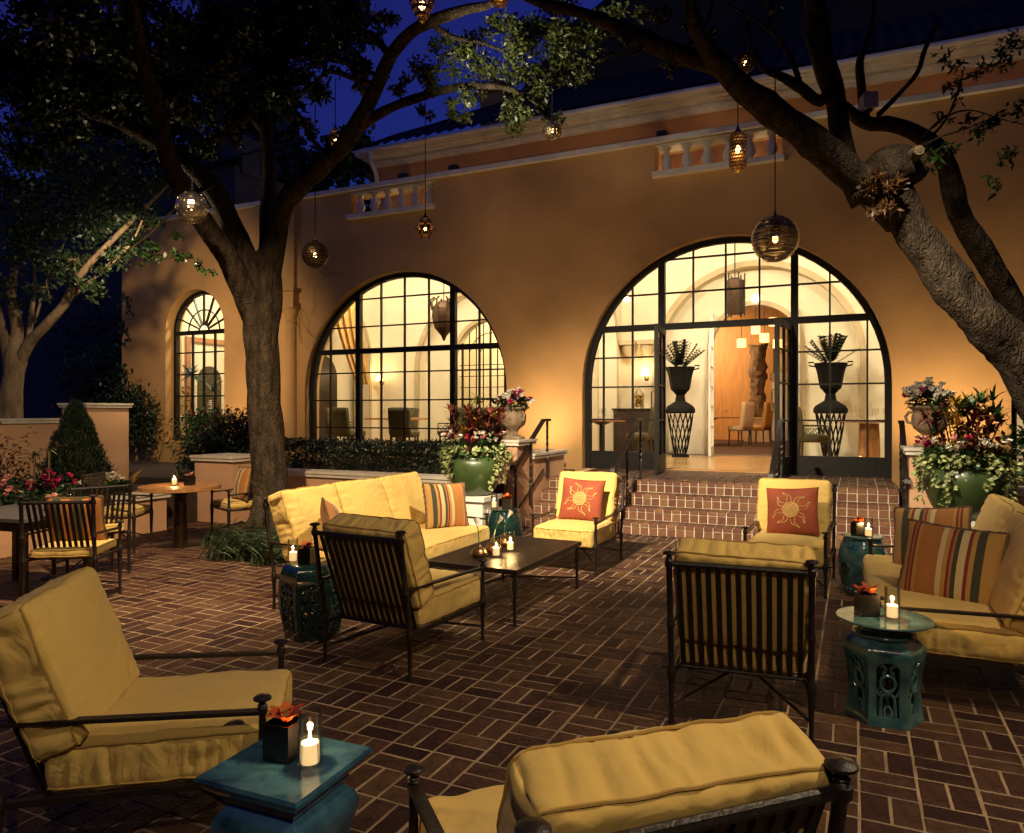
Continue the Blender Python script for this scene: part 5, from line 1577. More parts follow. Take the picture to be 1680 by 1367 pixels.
clumps(DEAD_CL, 3200, .06, .017, LEAFBR, t2, 'dry_leaves', 33, BARK_L)
# squared floodlight fixed in the fork
fl = thing('floodlight', 'small grey box floodlight wedged in the fork of the right oak', 'lamp', (.10, 6.80, 4.02), radians(20))
obj('housing', M().box((0, 0, .06), (.10, .12, .12)).box((0, -.065, .06), (.115, .012, .13)), WHITE, fl, smooth=False)
obj('bracket', M().box((0, 0, -.01), (.03, .09, .03)).box((0, .05, -.04), (.03, .012, .09)), IRON, fl, smooth=False)
t3 = thing('small_tree', 'pale multi-stemmed tree behind the left garden wall', 'tree', (0, 0, 0))
mb = M(); limb(mb, BACK[0] and [(-13.12, 7.66, .0, .34), (-13.11, 7.66, .6, .3)] + BACK[0] + [(-12.98, 7.71, 2.7, .12), (-12.98, 7.71, 2.9, .02)], 16, 3, 5, .06)
obj('trunk', mb, BARK_L, t3, ang=180)
for k, l in enumerate(BACK[1:]):
    mb = M(); limb(mb, l, 10, k + 60, 4, .06)
    obj('limb', mb, BARK_L, t3, ang=180)
clumps(BACK_CL, 330, .09, .045, LEAFD, t3, 'crown', 41, BARK_L)

bt = thing('background_trees', 'dark mass of tall trees far beyond the unlit wing', 'trees')
random.seed(12)
mb = M()
for x in (-31, -26, -21.5): limb(mb, [(x, 25, 0, .4), (x + .5, 25, 6, .3), (x, 25.4, 12, .15)], 8, x, 4)
obj('trunk', mb, BARK, bt, ang=180)
clumps([(random.uniform(-40, -19.5), random.uniform(23, 27), random.uniform(8, 20), random.uniform(1.4, 2.2)) for _ in range(60)], 32, .5, .3, LEAFD, bt, 'crown', 13)
# ================================================================ garden plants
random.seed(77)
mb = M()
for k in range(1500):
    az = random.uniform(0, 2 * pi); rr = sqrt(random.random())
    kk = 1 + .25 * sin(az * 5) + .15 * sin(az * 11)
    x, y = -5.55 + .50 * kk * rr * cos(az), 5.74 + .38 * kk * rr * sin(az)
    spiky(mb, (x, y, .01), 1, random.uniform(.32, .56), .013, .85, 1.52, 6, 1.75)
for k in range(500):
    az = random.uniform(0, 2 * pi); rr = sqrt(random.random())
    spiky(mb, (-6.2 + .5 * rr * cos(az), 6.15 + .42 * rr * sin(az), .01), 1, random.uniform(.3, .5), .013, .85, 1.5, 6, 1.75)
g = obj('grass_tuft', mb, GRASS, smooth=False)
tag(g, 'tuft of dark strappy liriope grass at the foot of the oak', 'grass', kind='stuff')
def shrub(name, label, cat, parts, group=None, stems=()):
    t = thing(name, label, cat, (0, 0, 0), 0, group)
    for nm, m, fn in parts:
        mb = M(); fn(mb); obj(nm, mb, m, t, smooth=False)
    if stems:
        mb = M()
        for s in stems: mb.tube(s, .012, 5)
        obj('stems', mb, BARK_L, t)
    return t
def f_cyp(mb):
    for _ in range(16000):
        h = random.random() ** 1.25
        R = .42 * (1 - h) ** .75 * min(1, h * 6 + .35) * random.uniform(.72, 1.04) + .02
        az = random.uniform(0, 2 * pi)
        R *= 1 + .10 * sin(az * 5 + h * 9) + .34 * noise.noise(Vector((cos(az) * 2.5, sin(az) * 2.5, h * 9)))
        p = Vector((-9.75 + R * cos(az), 6.6 + R * sin(az), .4 + h * 1.2))
        leaf2(mb, p, Vector((cos(az) * .35, sin(az) * .35, 1)) + rdir() * .5, .055, .013)
shrub('cypress_shrub', 'dark green conical cypress in front of the tall pier', 'shrub', [('foliage', CYPR, f_cyp)], stems=[[(-9.75, 6.6, .3), (-9.75, 6.6, 1.2)]])
def f_red(c, h, w_, n):
    def fn(mb):
        for k in range(n):
            az = random.uniform(0, 6.28); e = random.uniform(.5, 1.45); L = h * random.uniform(.55, 1.05)
            d = Vector((cos(az) * cos(e) * w_, sin(az) * cos(e) * w_, sin(e)))
            for i in range(26):
                p = Vector(c) + d * L * (.25 + .75 * i / 26) + rdir() * .05
                leaf(mb, p, d * .4 + rdir(), Vector((0, 0, 1)), .07, .04, .2, .3)
    return fn
shrub('red_shrub', 'bronze-leaved twiggy shrub in front of the left garden wall', 'shrub', [('foliage', LEAFBR, f_red((-9.7, 5.55, .4), .95, .95, 22))], stems=[[(-9.7, 5.55, .35), (-9.6, 5.5, .8)], [(-9.7, 5.55, .35), (-9.8, 5.65, .9)], [(-9.7, 5.55, .35), (-9.55, 5.75, .8)]])
shrub('wall_shrub', 'dark narrow shrub against the facade between pier and small window', 'shrub', [('foliage', LEAFD, f_red((-13.6, 10.7, .4), 1.75, .45, 30))])
def f_green(mb):
    leafball(mb, (-10.4, 9.4, .95), (.62, .55, .62), 2600, .07, .04, .5, .3, .35)
def f_redfl(mb):
    blooms(mb, [(-10.0 + random.gauss(0, .45), 9.3 + random.gauss(0, .25), 1.25 + random.gauss(0, .22)) for _ in range(40)], .022)
shrub('flowering_shrub', 'bright green rounded shrub below the small arched window', 'shrub', [('foliage', LEAFG, f_green)])
def f_dk(mb):
    for c in ((-9.75, 9.3, 1.05), (-9.2, 9.3, 1.05), (-8.8, 9.0, .95), (-9.45, 8.6, .7)):
        leafball(mb, c, (.5, .42, .5), 1500, .075, .042, .5, .3, .35)
shrub('flowering_shrub', 'dark shrub with red flowers behind the planter pier', 'shrub', [('foliage', LEAFD, f_dk), ('blossom', PETP, f_redfl)])
def f_vine(mb):
    for z0, s in ((3.9, 8), (3.3, 10), (2.35, 7), (1.9, 12), (1.5, 14)):
        for k in range(s * 3):
            leaf(mb, Vector((-14.85 + abs(random.gauss(0, .18)), YF - .05 - random.random() * .1, z0 + random.gauss(0, .14))), rdir(), Vector((0, -1, 0)), .12, .07)
shrub('vine', 'dark creeper leaves straggling up the far left corner of the facade', 'vine', [('foliage', LEAFD, f_vine)])
# clipped hedge under the big left window
def f_hedge(mb):
    for _ in range(42000):
        x = random.uniform(-9.9, -5.1)
        a, b = random.uniform(-1, 1), random.uniform(-1, 1)
        if max(abs(a), abs(b)) < .7: continue
        p = Vector((x, 9.75 + a * .95, .70 + b * .30 + .06 * noise.noise(Vector((x * 2, a * 2, 3)))))
        leaf2(mb, p, rdir(.4), .05, .028)
shrub('hedge', 'dark clipped hedge under the large left window', 'hedge', [('foliage', LEAFD, f_hedge)])
for x in (-9.95, -8.9):
    pass
# bed plants along the left planter wall
def f_spk(c, n, ln, wd, e0=.2, e1=1.3):
    return lambda mb: spiky(mb, c, n, ln, wd, e0, e1, 4, .8)
k = 0
for (x, y, z, m, n, ln, wd, lab) in [(-8.75, 4.75, .42, LEAFYEL, 26, .42, .05, 'orange-green bromeliad nearest the bronze-leaved shrub'),
                                     (-8.45, 4.25, .42, LEAFYEL, 22, .34, .045, 'yellow-leaved bromeliad left of the salmon flowers'),
                                     (-8.7, 6.25, .42, LEAFRED, 20, .40, .05, 'dark red cordyline below the cypress'),
                                     (-8.35, 6.3, .42, LEAFYEL, 16, .46, .07, 'yellow-leaved plant behind the far dining chair'),
                                     (-9.0, 4.1, .42, LEAFRED, 24, .36, .045, 'dark purple spiky plant at the left edge of the bed')]:
    shrub('bromeliad', lab, 'plant', [('leaves', m, f_spk((x, y, z), n, ln, wd))], 'spiky bedding plants in the left planter')
def f_cover(mb):
    for _ in range(70):
        leafball(mb, (random.uniform(-9.6, -8.2), random.uniform(2.4, 6.4), .47 + random.random() * .12), (.17, .17, .12), 60, .07, .045, .6, .5)
shrub('ground_cover', 'low mixed green ground cover filling the left planter', 'plant', [('foliage', LEAFD, f_cover)])
def f_cover2(mb):
    for _ in range(16):
        leafball(mb, (random.uniform(-8.5, -8.1), random.uniform(3.0, 6.0), .5 + random.random() * .08), (.13, .13, .1), 60, .055, .04, .6, .5)
for nm, m, y0, lab in (('magenta', PETP, 5.35, 'magenta cyclamen in the left planter behind the dining chairs'), ('white', PETW, 5.95, 'white cyclamen in the left planter below the cypress'), ('pale', PETK, 4.7, 'pale pink cyclamen at the near part of the left planter')):
    random.seed(len(lab))
    pts = [(-8.2 + random.gauss(0, .1), y0 + random.gauss(0, .16), .68 + random.gauss(0, .05)) for _ in range(14)]
    def fl_(mb): blooms(mb, pts, .03)
    def lv_(mb):
        for p in pts[:8]: leafball(mb, (p[0], p[1], .55), (.12, .12, .09), 40, .06, .05)
    shrub('cyclamen', lab, 'flowers', [('leaves', LEAFG, lv_), ('blossom', m, fl_)])
def f_umb(mb):
    for c in ((-9.05, 5.6, .98), (-9.0, 5.75, 1.03), (-9.2, 5.7, .95)):
        spiky(mb, c, 16, .17, .03, -.3, .6, 3, .6)
shrub('umbrella_plant', 'slender plant with pale whorled leaves beside the cypress', 'plant', [('leaves', IVY, f_umb)], stems=[[(-9.05, 5.6, .4), (-9.05, 5.6, .98)], [(-9.0, 5.75, .4), (-9.0, 5.75, 1.03)], [(-9.2, 5.7, .4), (-9.2, 5.7, .95)]])
def f_far(cs, n):
    def fn(mb):
        for c, r in cs: leafball(mb, c, r, n, .11, .06, .5, .2, .3)
    return fn
shrub('background_shrub', 'dark bushy shrub behind the tall pier below the far windows', 'shrub', [('foliage', LEAFD, f_far([((-14.6, 11.6, 1.6), (1.1, .8, 1.1)), ((-15.6, 11.4, 2.0), (.9, .8, 1.0)), ((-14.0, 10.6, 1.4), (.7, .6, .7)), ((-16.6, 11.5, 1.6), (.9, .8, 1.2)), ((-17.6, 12.2, 3.0), (1.2, 1.0, 1.5)), ((-16.4, 12.6, 3.2), (1.0, .9, 1.4))], 1500))])
shrub('palm_plant', 'small dark green plant beside the right planter by the wall', 'plant', [('foliage', LEAFG, f_far([((1.75, 9.4, 1.0), (.42, .42, .42)), ((2.5, 9.5, 1.0), (.45, .4, .4))], 450))])
# faint bare vines on the facade
random.seed(4)
vn = M()
for k in range(9):
    x, z, a = random.uniform(-9.9, -9.3), random.uniform(3.2, 4.6), random.uniform(3.8, 5.6)
    pts = []
    for i in range(8):
        pts.append((x, YF - .03, z)); x += .1 * cos(a); z += .1 * sin(a); a += random.gauss(0, .4)
    vn.tube(pts, .003, 4)
tag(obj('bare_vine', vn, BARK, ang=180), 'thin bare vine stems on the facade beside the engaged column', 'vine')
# ================================================================ hanging lanterns
def pierced(prof, n, hole, solid=lambda i, j: False, twist=0):
    mb = M()
    k = len(prof)
    pt = lambda i, j, : Vector((prof[i][0] * cos(2 * pi * (j + twist * i) / n), prof[i][0] * sin(2 * pi * (j + twist * i) / n), prof[i][1]))
    for i in range(k - 1):
        for j in range(n):
            a, b, c_, d = pt(i, j), pt(i, j + 1), pt(i + 1, j + 1), pt(i + 1, j)
            if solid(i, j):
                mb.add([a, b, c_, d], [(0, 1, 2, 3)]); continue
            m_ = (a + b + c_ + d) / 4
            inn = [m_ + (p - m_) * hole for p in (a, b, c_, d)]
            mb.add([a, b, c_, d] + inn, [(0, 1, 5, 4), (1, 2, 6, 5), (2, 3, 7, 6), (3, 0, 4, 7)])
    return mb
def sph(r, k, sz=1.0): return [(max(r * sin(pi * i / k), .002), -r * sz * cos(pi * i / k)) for i in range(k + 1)]
GLN = 'pierced metal lanterns hung in the trees'
def lantern(label, loc, shell, m, cable, e=1.2, bulb=.02, rtop=.1, extra=None, tilt=0):
    t = thing('hanging_lantern', label, 'lantern', loc, random.uniform(0, 6), GLN)
    if tilt: t.rotation_euler[0] = tilt
    sh = obj('shade', shell, m, t, fix=False)
    if extra: obj(extra[0], extra[1], extra[2], t)
    obj('cap', M().lathe([(.035, rtop - .012), (.03, rtop + .004), (.012, rtop + .02), (.008, rtop + .05)], (0, 0, 0), 12), DARKM, t)
    obj('bulb', M().sphere((0, 0, 0), bulb, 10, 6, 1.3), BULB, t)
    obj('cord', M().tube([(0, 0, rtop + .04), (0, 0, rtop + cable)], .005, 5), IRON, t)
    light('POINT', 'lantern_light', loc, e, (1, .6, .25), size=bulb)
    return t
# sphere with round bosses
mb = pierced(sph(.148, 12), 18, .30, lambda i, j: i < 4 or (i * 7 + j * 3) % 5 != 0)
bos = M()
for k in range(26):
    z = 1 - 2 * (k + .5) / 26; q = k * 2.4; rr = sqrt(1 - z * z)
    d = Vector((rr * cos(q), rr * sin(q), z))
    b_ = M().lathe([(.030, 0), (.030, .006), (.022, .010), (.020, .003), (.009, .003), (.007, .012), (.0, .013)], (0, 0, .142), 14)
    b_.xf(d.to_track_quat('Z', 'Y').to_matrix().to_4x4()); bos.add(b_.v, b_.f)
lantern('silvery globe lantern with round bosses in front of the left oak limbs', (-5.74, 5.04, 3.45), mb, SILVER, 1.0, 3.0, .022, .148, ('bosses', bos, SILVER))
mb = pierced(sph(.13, 14), 22, .42, twist=.5)
lantern('dark pierced globe lantern on a long cord left of the big window', (-4.81, 5.70, 3.04), mb, DARKM, 1.35, 2.0, .02, .13)
# spiked star
st = M()
ph_ = (1 + sqrt(5)) / 2
ico = [Vector(v).normalized() for v in ((-1, ph_, 0), (1, ph_, 0), (-1, -ph_, 0), (1, -ph_, 0), (0, -1, ph_), (0, 1, ph_), (0, -1, -ph_), (0, 1, -ph_), (ph_, 0, -1), (ph_, 0, 1), (-ph_, 0, -1), (-ph_, 0, 1))]
icf = [(0, 11, 5), (0, 5, 1), (0, 1, 7), (0, 7, 10), (0, 10, 11), (1, 5, 9), (5, 11, 4), (11, 10, 2), (10, 7, 6), (7, 1, 8), (3, 9, 4), (3, 4, 2), (3, 2, 6), (3, 6, 8), (3, 8, 9), (4, 9, 5), (2, 4, 11), (6, 2, 10), (8, 6, 7), (9, 8, 1)]
for a, b, c_ in icf:
    A, B, C_ = [ico[i] * .062 for i in (a, b, c_)]
    tip = (A + B + C_).normalized() * .128
    for p, q in ((A, B), (B, C_), (C_, A)):
        mid = (p + q + tip) / 3
        i_ = [mid + (x - mid) * .45 for x in (p, q, tip)]
        st.add([p, q, tip] + i_, [(0, 1, 4, 3), (1, 2, 5, 4), (2, 0, 3, 5)])
lantern('spiky star lantern hanging beside the left balustrade', (-4.04, 6.50, 3.40), st, BRASS, 1.32, 2.0, .018, .115)
# pierced capsule
pr_ = [(.002, -.21)] + [(.078 * sin(pi / 2 * i / 4), -.13 - .08 * cos(pi / 2 * i / 4)) for i in range(1, 5)] + [(.078, -.13 + .03 * i) for i in range(1, 9)] + [(.065, .135), (.03, .16)]
mb = pierced(pr_, 20, .58, twist=.5)
lantern('slim pierced capsule lantern in front of the right balustrade', (-.94, 6.74, 3.83), mb, BRASS, .75, 4.0, .026, .16)
# big wire-wound glass globe
wr = M()
for k in range(44):
    z = -.182 + .364 * k / 43
    r = sqrt(max(.192 ** 2 - z * z, .0004))
    dx, dy = random.uniform(-.05, .05), random.uniform(-.05, .05)
    wr.tube([(r * cos(2 * pi * i / 36), r * sin(2 * pi * i / 36), z + dx * r * cos(2 * pi * i / 36) + dy * r * sin(2 * pi * i / 36)) for i in range(36)], random.uniform(.0022, .0036), 4, closed=True)
gl_ = M().sphere((0, 0, 0), .187, 32, 20)
big = lantern('large wire-wound smoky globe lantern in front of the doorway arch', (-.61, 6.56, 2.96), wr, SILVER, 1.2, 4.0, .024, .186, ('glass_globe', gl_, AMBER))
sk = M()
for s_ in (-.05, .05):
    sk.lathe([(.03, .02), (.032, .10)], (s_, 0, 0), 12, cap=False)
obj('socket', sk.lathe([(.10, .10), (.105, .115), (.06, .16), (.02, .18)], (0, 0, 0), 16), DARKM, big)
mb = pierced(sph(.10, 12), 18, .45, twist=.5)
lantern('small pierced globe lantern among the upper limbs of the right oak', (-.90, 6.87, 4.65), mb, DARKM, .7, 2.2, .018, .10)
mb = pierced(sph(.105, 10), 14, .5)
lantern('small faceted globe lantern hanging under the eave in the leaves', (-2.96, 7.34, 4.53), mb, SILVER, .6, .9, .014, .105)
cn = [(.004, -.17), (.03, -.145), (.062, -.10), (.095, -.04), (.118, .02), (.125, .08), (.11, .13), (.07, .17), (.03, .19)]
mb = pierced(cn, 18, .55, twist=.5)
lantern('large acorn-shaped pierced lantern at the top edge of the photo', (-3.64, 5.80, 5.27), mb, BRASS, .8, 6.0, .03, .19)
mb = pierced([(p[0] * .6, p[1] * .75) for p in cn], 14, .55, twist=.5)
lantern('small acorn-shaped lantern half hidden by the oak limb', (-5.56, 6.95, 4.70), mb, BRASS, .6, 2.0, .018, .14)
mb = pierced(sph(.09, 10, 1.2), 14, .5, twist=.5)
lantern('dim lantern among the dark leaves of the left oak', (-7.12, 5.83, 5.28), mb, DARKM, .6, .5, .010, .108)
mb = pierced(sph(.09, 10, 1.2), 14, .5, twist=.5)
lantern('lantern cut by the top edge above the middle of the facade', (-2.81, 5.75, 5.14), mb, BRASS, .6, 1.5, .016, .108)

# ================================================================ dining room furniture seen through the glass
ZF = ZI
def parsons(label, loc, rz, m=CHAIRF, arms=False, h=.98):
    t = thing('upholstered_chair', label, 'chair', loc, rz, 'upholstered chairs in the dining rooms')
    mb, _ = cushion(.46, .46, .11, 2, .015, .03, .002, n=(8, 8, 3)); obj('seat', put(mb, (0, 0, .45), (0, 0, 0)), m, t, ang=180)
    mb, _ = cushion(.46, h - .42, .09, 5, .012, .03, .002, n=(8, 8, 3)); obj('backrest', put(mb, (0, -.24, .42 + (h - .42) / 2), (pi / 2 + .12, 0, 0)), m, t, ang=180)
    for x in (-.19, .19):
        for y in (-.2, .19):
            obj('leg', M().tube([(x, y, .42), (x * 1.04, y * 1.08, 0)], [.022, .015], 6), WOODD, t)
    if arms:
        for x in (-.25, .25):
            a = M().tube([(x, -.2, .66), (x, .18, .66), (x, .2, .45)], .012, 6)
            for k in range(3): a.tube([(x, -.12 + .11 * k + .045 * cos(q * pi / 6), .57 + .045 * sin(q * pi / 6)) for q in range(12)], .006, 4, closed=True)
            obj('armrest', a, IRON, t)
    return t
def place_setting(mb, x, y, z):
    mb.lathe([(.04, 0), (.11, .008), (.115, .014)], (x, y, z), 16)
def wineglass(mb, x, y, z, h=.2):
    mb.lathe([(.03, 0), (.004, .006), (.004, h * .45), (.03, h * .6), (.035, h * .8), (.028, h)], (x, y, z), 10, cap=False)
def dtable(label, loc, r=.5, barrel=False, sq=False):
    t = thing('dining_table', label, 'table', loc, 0, 'set tables in the dining rooms')
    if sq: obj('tabletop', M().box((0, 0, .74), (r * 2, r * 1.6, .035)), WOODT, t, smooth=False)
    else: obj('tabletop', M().lathe([(r - .02, .715), (r, .725), (r, .75), (0, .752)], (0, 0, 0), 28), WOODT, t)
    obj('pedestal', M().lathe([(.16, 0), (.17, .3), (.15, .70)] if barrel else [(.25, 0), (.25, .02), (.05, .05), (.05, .65), (.2, .715)], (0, 0, 0), 18), WOODD if not barrel else WOODT, t)
    g_ = M(); c_ = M()
    for k in range(4):
        q = k * pi / 2 + .4
        wineglass(g_, r * .55 * cos(q), r * .55 * sin(q), .752); place_setting(c_, r * .62 * cos(q + .5), r * .62 * sin(q + .5), .753)
    c_.box((.05, -.1, .785), (.12, .09, .06))
    obj('glassware', g_, CGLASS, t); obj('plates', c_, CHINA, t)
    obj('bottle', M().lathe([(.035, .752), (.037, .93), (.014, .99), (.014, 1.05)], (.02, .08, 0), 12), CGLASS, t)
dtable('square dining table behind the left half of the big window', (-8.9, 13.2, ZF), .55, sq=True)
parsons('olive upholstered chair with its broad back against the middle of the big window', (-8.12, 12.3, ZF), radians(8))
parsons('olive chair left of the big window table seen side on', (-10.0, 12.7, ZF), radians(-70), arms=True)
parsons('olive chair facing the viewer beyond the table in the big window', (-9.3, 14.0, ZF), radians(172))
parsons('olive chair right of the middle mullion in the big window', (-7.35, 12.9, ZF), radians(75), arms=True)
parsons('olive chair with its back to the glass near the left end of the big window', (-9.35, 12.15, ZF), radians(-12))
parsons('olive chair facing away at the right end of the big window', (-5.85, 12.3, ZF), radians(15))
parsons('olive armchair partly hidden by the croton in the big window', (-6.5, 12.6, ZF), radians(30), arms=True)
dtable('dining table behind the croton in the big window', (-6.6, 13.5, ZF), .5)
dtable('round dining table in the left side of the doorway arch', (-4.15, 12.7, ZF), .42)
parsons('olive chair beside the left handrail inside the doorway arch', (-3.45, 12.75, ZF), radians(95))
dtable('dining table on a barrel base in the right side of the doorway arch', (.22, 13.7, ZF), .48, barrel=True)
parsons('olive armchair in the right side of the doorway arch', (-.62, 13.3, ZF), radians(-80), arms=True)
cb = thing('cabinet', 'dark carved sideboard inside the left side of the doorway arch', 'cabinet', (-4.05, 14.9, ZF))
obj('carcass', M().box((0, 0, .48), (1.0, .42, .90)).box((0, 0, .945), (1.06, .46, .035)), WOODD, cb, smooth=False)
for x in (-.25, .25):
    d_ = obj('cabinet_door', M().box((x, -.22, .45), (.44, .02, .72)).box((x, -.232, .45), (.30, .012, .54)), WOODD, cb, smooth=False)
    obj('knob', M().sphere((x * .25, -.245, .5), .015, 8, 5), BRASS, d_)
jr = thing('apothecary_jar', 'tall glass jar of amber fruit standing on the sideboard', 'jar', (-4.05, 14.85, ZF + .965))
obj('glass_jar', M().lathe([(.09, 0), (.11, .02), (.11, .30), (.08, .33), (.03, .40), (.012, .44)], (0, 0, 0), 16), CGLASS, jr)
fr_ = M()
for k in range(22): fr_.sphere((.06 * cos(k * 2.4), .06 * sin(k * 2.4), .04 + .011 * k), .034, 8, 5)
obj('fruit', fr_, LEAFYEL, jr)
def iurn(label, x):
    t = thing('pedestal_urn', label, 'urn', (x, 14.55, ZF), 0, 'black iron urns on pedestals holding dark plants')
    lt = M()
    for k in range(14):
        for s_ in (-1, 1):
            lt.tube([((.11 + .14 * (i / 8) ** .8) * cos(2 * pi * k / 14 + s_ * .9 * i / 8), (.11 + .14 * (i / 8) ** .8) * sin(2 * pi * k / 14 + s_ * .9 * i / 8), .06 + .80 * i / 8) for i in range(9)], .010, 4)
    obj('lattice_pedestal', lt, URNB, t)
    obj('pedestal_rings', M().lathe([(.17, 0), (.17, .04), (.11, .06)], (0, 0, 0), 18).lathe([(.25, .86), (.28, .88), (.28, .94), (.25, 1.0), (.22, 1.02), (.10, 1.10), (.08, 1.22), (.13, 1.28)], (0, 0, 0), 18, flute=16, fd=.05), URNB, t)
    obj('urn_bowl', M().lathe(smoothp([(.10, 1.27), (.17, 1.32), (.20, 1.45), (.23, 1.62), (.27, 1.75), (.28, 1.78), (.24, 1.77)]), (0, 0, 0), 22, flute=11, fd=.04), URNB, t)
    for s_ in (-1, 1):
        obj('handle', M().tube([(s_ * .24, 0, 1.72), (s_ * .36, 0, 1.74), (s_ * .37, 0, 1.80), (s_ * .28, 0, 1.80)], .014, 6), URNB, t)
    pl = M()
    for k in range(34):
        az = k * 2.4; e = random.uniform(.55, 1.45)
        d = Vector((cos(az) * cos(e), sin(az) * cos(e), sin(e)))
        for i in range(16):
            p = Vector((0, 0, 1.72)) + d * (.10 + .48 * i / 16)
            sd = d.cross(Vector((0, 0, 1))).normalized() * (1 if i % 2 else -1)
            leaf(pl, p, sd * .8 + d * .7, Vector((0, 0, 1)), .12, .05, .15, .2)
    obj('plant', pl, CYPR, t, smooth=False)
iurn('black iron urn on lattice pedestal left of the open doorway', -3.13)
iurn('black iron urn on lattice pedestal right of the open doorway', -.40)
lt = thing('ceiling_lantern', 'dark iron box lantern hanging in the upper doorway arch', 'lantern', (-1.95, 13.6, 3.55))
obj('lantern_body', M().lathe([(.15, -.30), (.16, .30), (.10, .34)], (0, 0, 0), 6), DARKM, lt, ang=25)
bl_ = M()
for k in range(6): bl_.tube([(.165 * cos(k * pi / 3), .165 * sin(k * pi / 3), -.34), (.17 * cos(k * pi / 3), .17 * sin(k * pi / 3), .42)], .014, 5)
obj('bars', bl_, IRON, lt)
obj('chain', M().tube([(0, 0, .34), (0, 0, 1.4)], .012, 5), IRON, lt)
lt2 = thing('ceiling_lantern', 'ornate dark lantern hanging in the big left window', 'lantern', (-7.75, 13.2, 3.45))
obj('lantern_body', M().lathe([(.02, -.48), (.06, -.38), (.20, -.22), (.26, .02), (.24, .2), (.16, .32), (.05, .36)], (0, 0, 0), 8), DARKM, lt2, ang=25)
cr_ = M()
for k in range(8): cr_.tube([(.25 * cos(k * pi / 4), .25 * sin(k * pi / 4), .15), (.29 * cos(k * pi / 4), .29 * sin(k * pi / 4), .35), (.2 * cos(k * pi / 4), .2 * sin(k * pi / 4), .42)], .02, 5)
obj('crown', cr_, DARKM, lt2); obj('chain', M().tube([(0, 0, .34), (0, 0, 1.6)], .012, 5), IRON, lt2)
def sconce(label, x, y, z, rz=0):
    t = thing('wall_sconce', label, 'lamp', (x, y, z), rz, 'wall sconces with small shades in the dining room')
    obj('arm', M().tube([(0, 0, -.1), (0, -.1, -.14), (0, -.14, -.04)], .012, 6).sphere((0, -.01, -.1), .05, 10, 6), BRASS, t)
    obj('lamp_shade', M().lathe([(.10, -.04), (.055, .12)], (0, -.14, 0), 16, cap=False), SHADE, t)
    light('POINT', 'sconce_light', (x, y - .16, z + .16), 10, (1, .66, .32), size=.03)
sconce('lit wall sconce beside the curtain in the big left window', -10.62, 15.1, 2.30)
sconce('lit wall sconce in the left side of the doorway arch', -3.95, 15.1, 2.28)
def curtain(label, x0, z0, flip):
    t = thing('curtain', label, 'curtain', (0, 0, 0))
    mb = M(); n = 28; rows = 16
    for j in range(rows + 1):
        tt = j / rows
        z = 4.3 - tt * 2.2
        for i in range(n + 1):
            s_ = i / n
            xx = x0 + flip * ((s_ - .5) * (.95 - .6 * tt) + .5 * tt ** 1.6)
            mb.v.append((xx, 13.4 + .06 * sin(s_ * 26) * (1 - .4 * tt), z))
    for j in range(rows):
        for i in range(n):
            a = j * (n + 1) + i
            mb.f.append((a, a + 1, a + n + 2, a + n + 1))
    b_ = M(); b_.v = list(mb.v) + [(p[0], p[1] + .012, p[2]) for p in mb.v]
    k_ = len(mb.v); b_.f = list(mb.f) + [tuple(reversed([q + k_ for q in f])) for f in mb.f]
    obj('drape', b_, CURT, t)
    obj('tieback', M().tube([(x0 + flip * .5, 13.36, 2.14), (x0 + flip * .3, 13.45, 2.2)], .03, 6), BRASS, t)
curtain('gold curtain drawn to the right inside the big left window', -10.45, 4.3, 1)
curtain('thin gold curtain edge at the far left of the big window', -11.15, 4.0, -1)
mr = thing('oval_mirror', 'carved oval mirror hanging behind the leaded arch', 'mirror', (-7.75, 17.5, 2.6))
obj('mirror_frame', M().tube([(.24 * cos(2 * pi * i / 28), 0, .38 * sin(2 * pi * i / 28)) for i in range(28)], .05, 6, closed=True), WOODD, mr)
obj('mirror_glass', M().lathe([(.24, -.01), (.24, 0), (.001, .001)], (0, 0, 0), 28).xf(Matrix.Rotation(pi / 2, 4, 'X') @ Matrix.Scale(1.6, 4, (0, 1, 0))), SILVER, mr)
# back room
dtable('round dining table in the far room beyond the inner arch', (-3.55, 20.4, ZF), .75)
parsons('cream high-backed chair at the far room table seen through the open door', (-2.78, 20.3, ZF), radians(60), CREAMF, h=1.15)
parsons('gold high-backed chair just right of the cream chair in the far room', (-2.35, 20.9, ZF), radians(70), CURT, h=1.15)
pc = thing('carved_column', 'rough carved column standing on a pale stone base in the far room', 'column', (-2.62, 22.9, ZF))
cm = M().lathe(smoothp([(.22, .72), (.26, 1.0), (.2, 1.5), (.25, 2.0), (.21, 2.5), (.28, 2.9)], 6), (0, 0, 0), 18)
cm.v = [tuple(Vector(p) + Vector(noise.noise_vector(Vector(p) * 6)) * .09) for p in cm.v]
obj('shaft', cm, BARK_L, pc); obj('base', M().box((0, 0, .35), (.72, .6, .7)).box((0, 0, .71), (.8, .66, .05)), CREAM_D, pc, smooth=False)
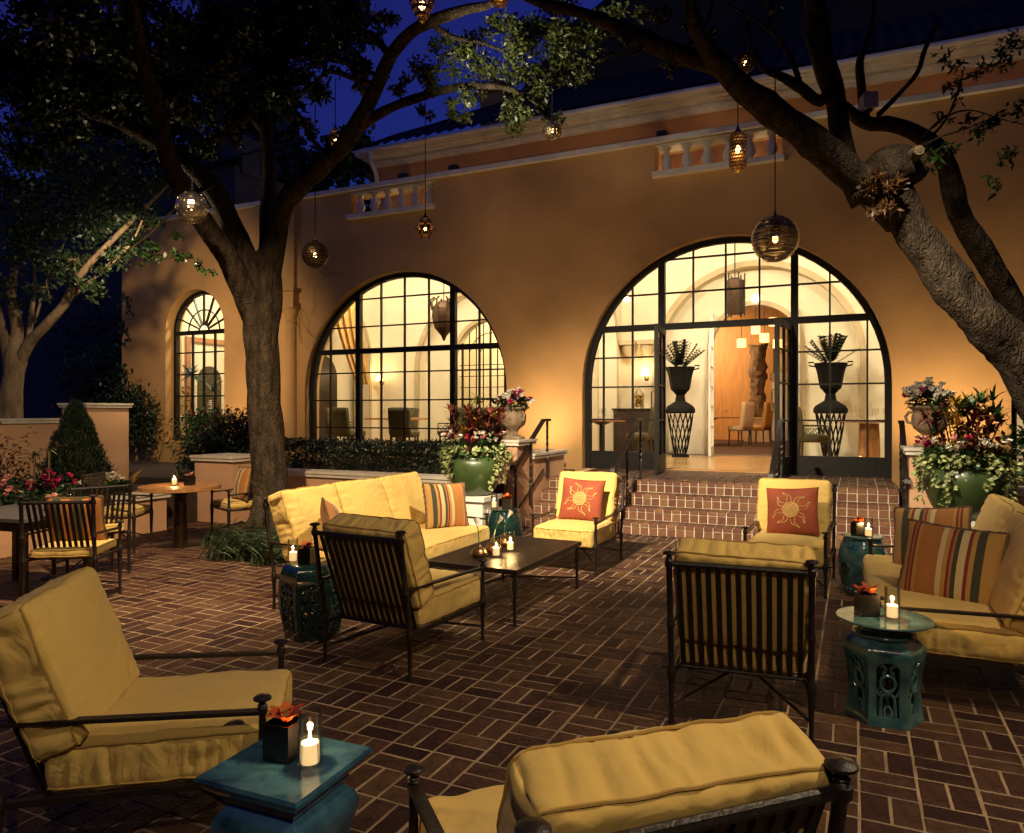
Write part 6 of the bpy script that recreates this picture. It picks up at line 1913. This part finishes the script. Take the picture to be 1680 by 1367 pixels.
for i, (x, y, z, lab) in enumerate([(-2.55, 18.9, 3.2, 'leftmost and lowest drum pendant in the far room'), (-2.25, 19.2, 3.55, 'upper left drum pendant in the far room'), (-2.0, 18.8, 3.3, 'wide middle drum pendant in the far room'), (-1.85, 19.4, 3.75, 'highest drum pendant in the far room'), (-1.7, 18.9, 3.15, 'lower right drum pendant in the far room'), (-.95, 19.3, 3.3, 'drum pendant just right of the door leaf in the far room')]):
    t = thing('pendant_lamp', lab, 'lamp', (x, y, z), 0, 'cluster of small drum pendants in the far room')
    obj('lamp_shade', M().lathe([(.11, -.10), (.11, .10)], (0, 0, 0), 16, cap=False), SHADE2, t)
    obj('cord', M().tube([(0, 0, .05), (0, 0, 4.24 - z)], .006, 4), IRON, t)
    light('POINT', 'pendant_light', (x, y, z), 4, (1, .58, .25), size=.04)
# small-window room
gd = thing('console_table', 'narrow console with stacked white dishes inside the small arched window', 'table', (-14.1, 12.95, ZF), radians(90))
obj('top', M().box((0, 0, .80), (1.0, .4, .04)), WOODD, gd, smooth=False)
for x in (-.44, .44): obj('leg', M().box((x, 0, .39), (.05, .34, .78)), WOODD, gd, smooth=False)
ds = M()
for k in range(8): ds.lathe([(.03, 0), (.06, .02), (.055, .03)], (-.05, 0, .82 + .045 * k), 12)
obj('dishes', ds, CHINA, gd)
def ip(label, c, n, ln, wd, st_):
    t = thing('potted_plant', label, 'plant', c, 0)
    obj('plant_pot', M().lathe([(.11, 0), (.15, .22), (.16, .24), (.13, .23)], (0, 0, 0), 14), CHINA, t)
    a = M(); spiky(a, (0, 0, st_), n, ln, wd, -.1, 1.3, 4, 1.1); obj('leaves', a, LEAFG, t, smooth=False)
    obj('stem', M().tube([(0, 0, .2), (.01, .01, st_ + .02)], .012, 5), BARK_L, t)
ip('leafy green palm inside the small arched window on the left', (-13.85, 12.12, ZF), 60, .42, .07, 1.72)
ip('slender orchid plant inside the small arched window on the right', (-13.25, 12.2, ZF), 16, .5, .05, 1.35)

lf = M()
leaf(lf, Vector((0, 0, .006)), Vector((1, .3, .05)), Vector((0, 0, 1)), .16, .08, .25, .6)
tag(obj('fallen_leaf', lf, LEAFYEL, loc=(-2.05, 9.62, LZ + .004), smooth=False), 'single fallen orange leaf on the brick landing by the left door leaf', 'leaf')

for o in list(COL.objects):
    if o.name.split('.')[0] in ('fluting', 'bosses', 'stud_band', 'pedestal_rings', 'croton', 'croton_dark', 'croton_yellow', 'ivy', 'cyclamen_leaves'):
        o['kind'] = 'stuff'      # many small pieces of one part
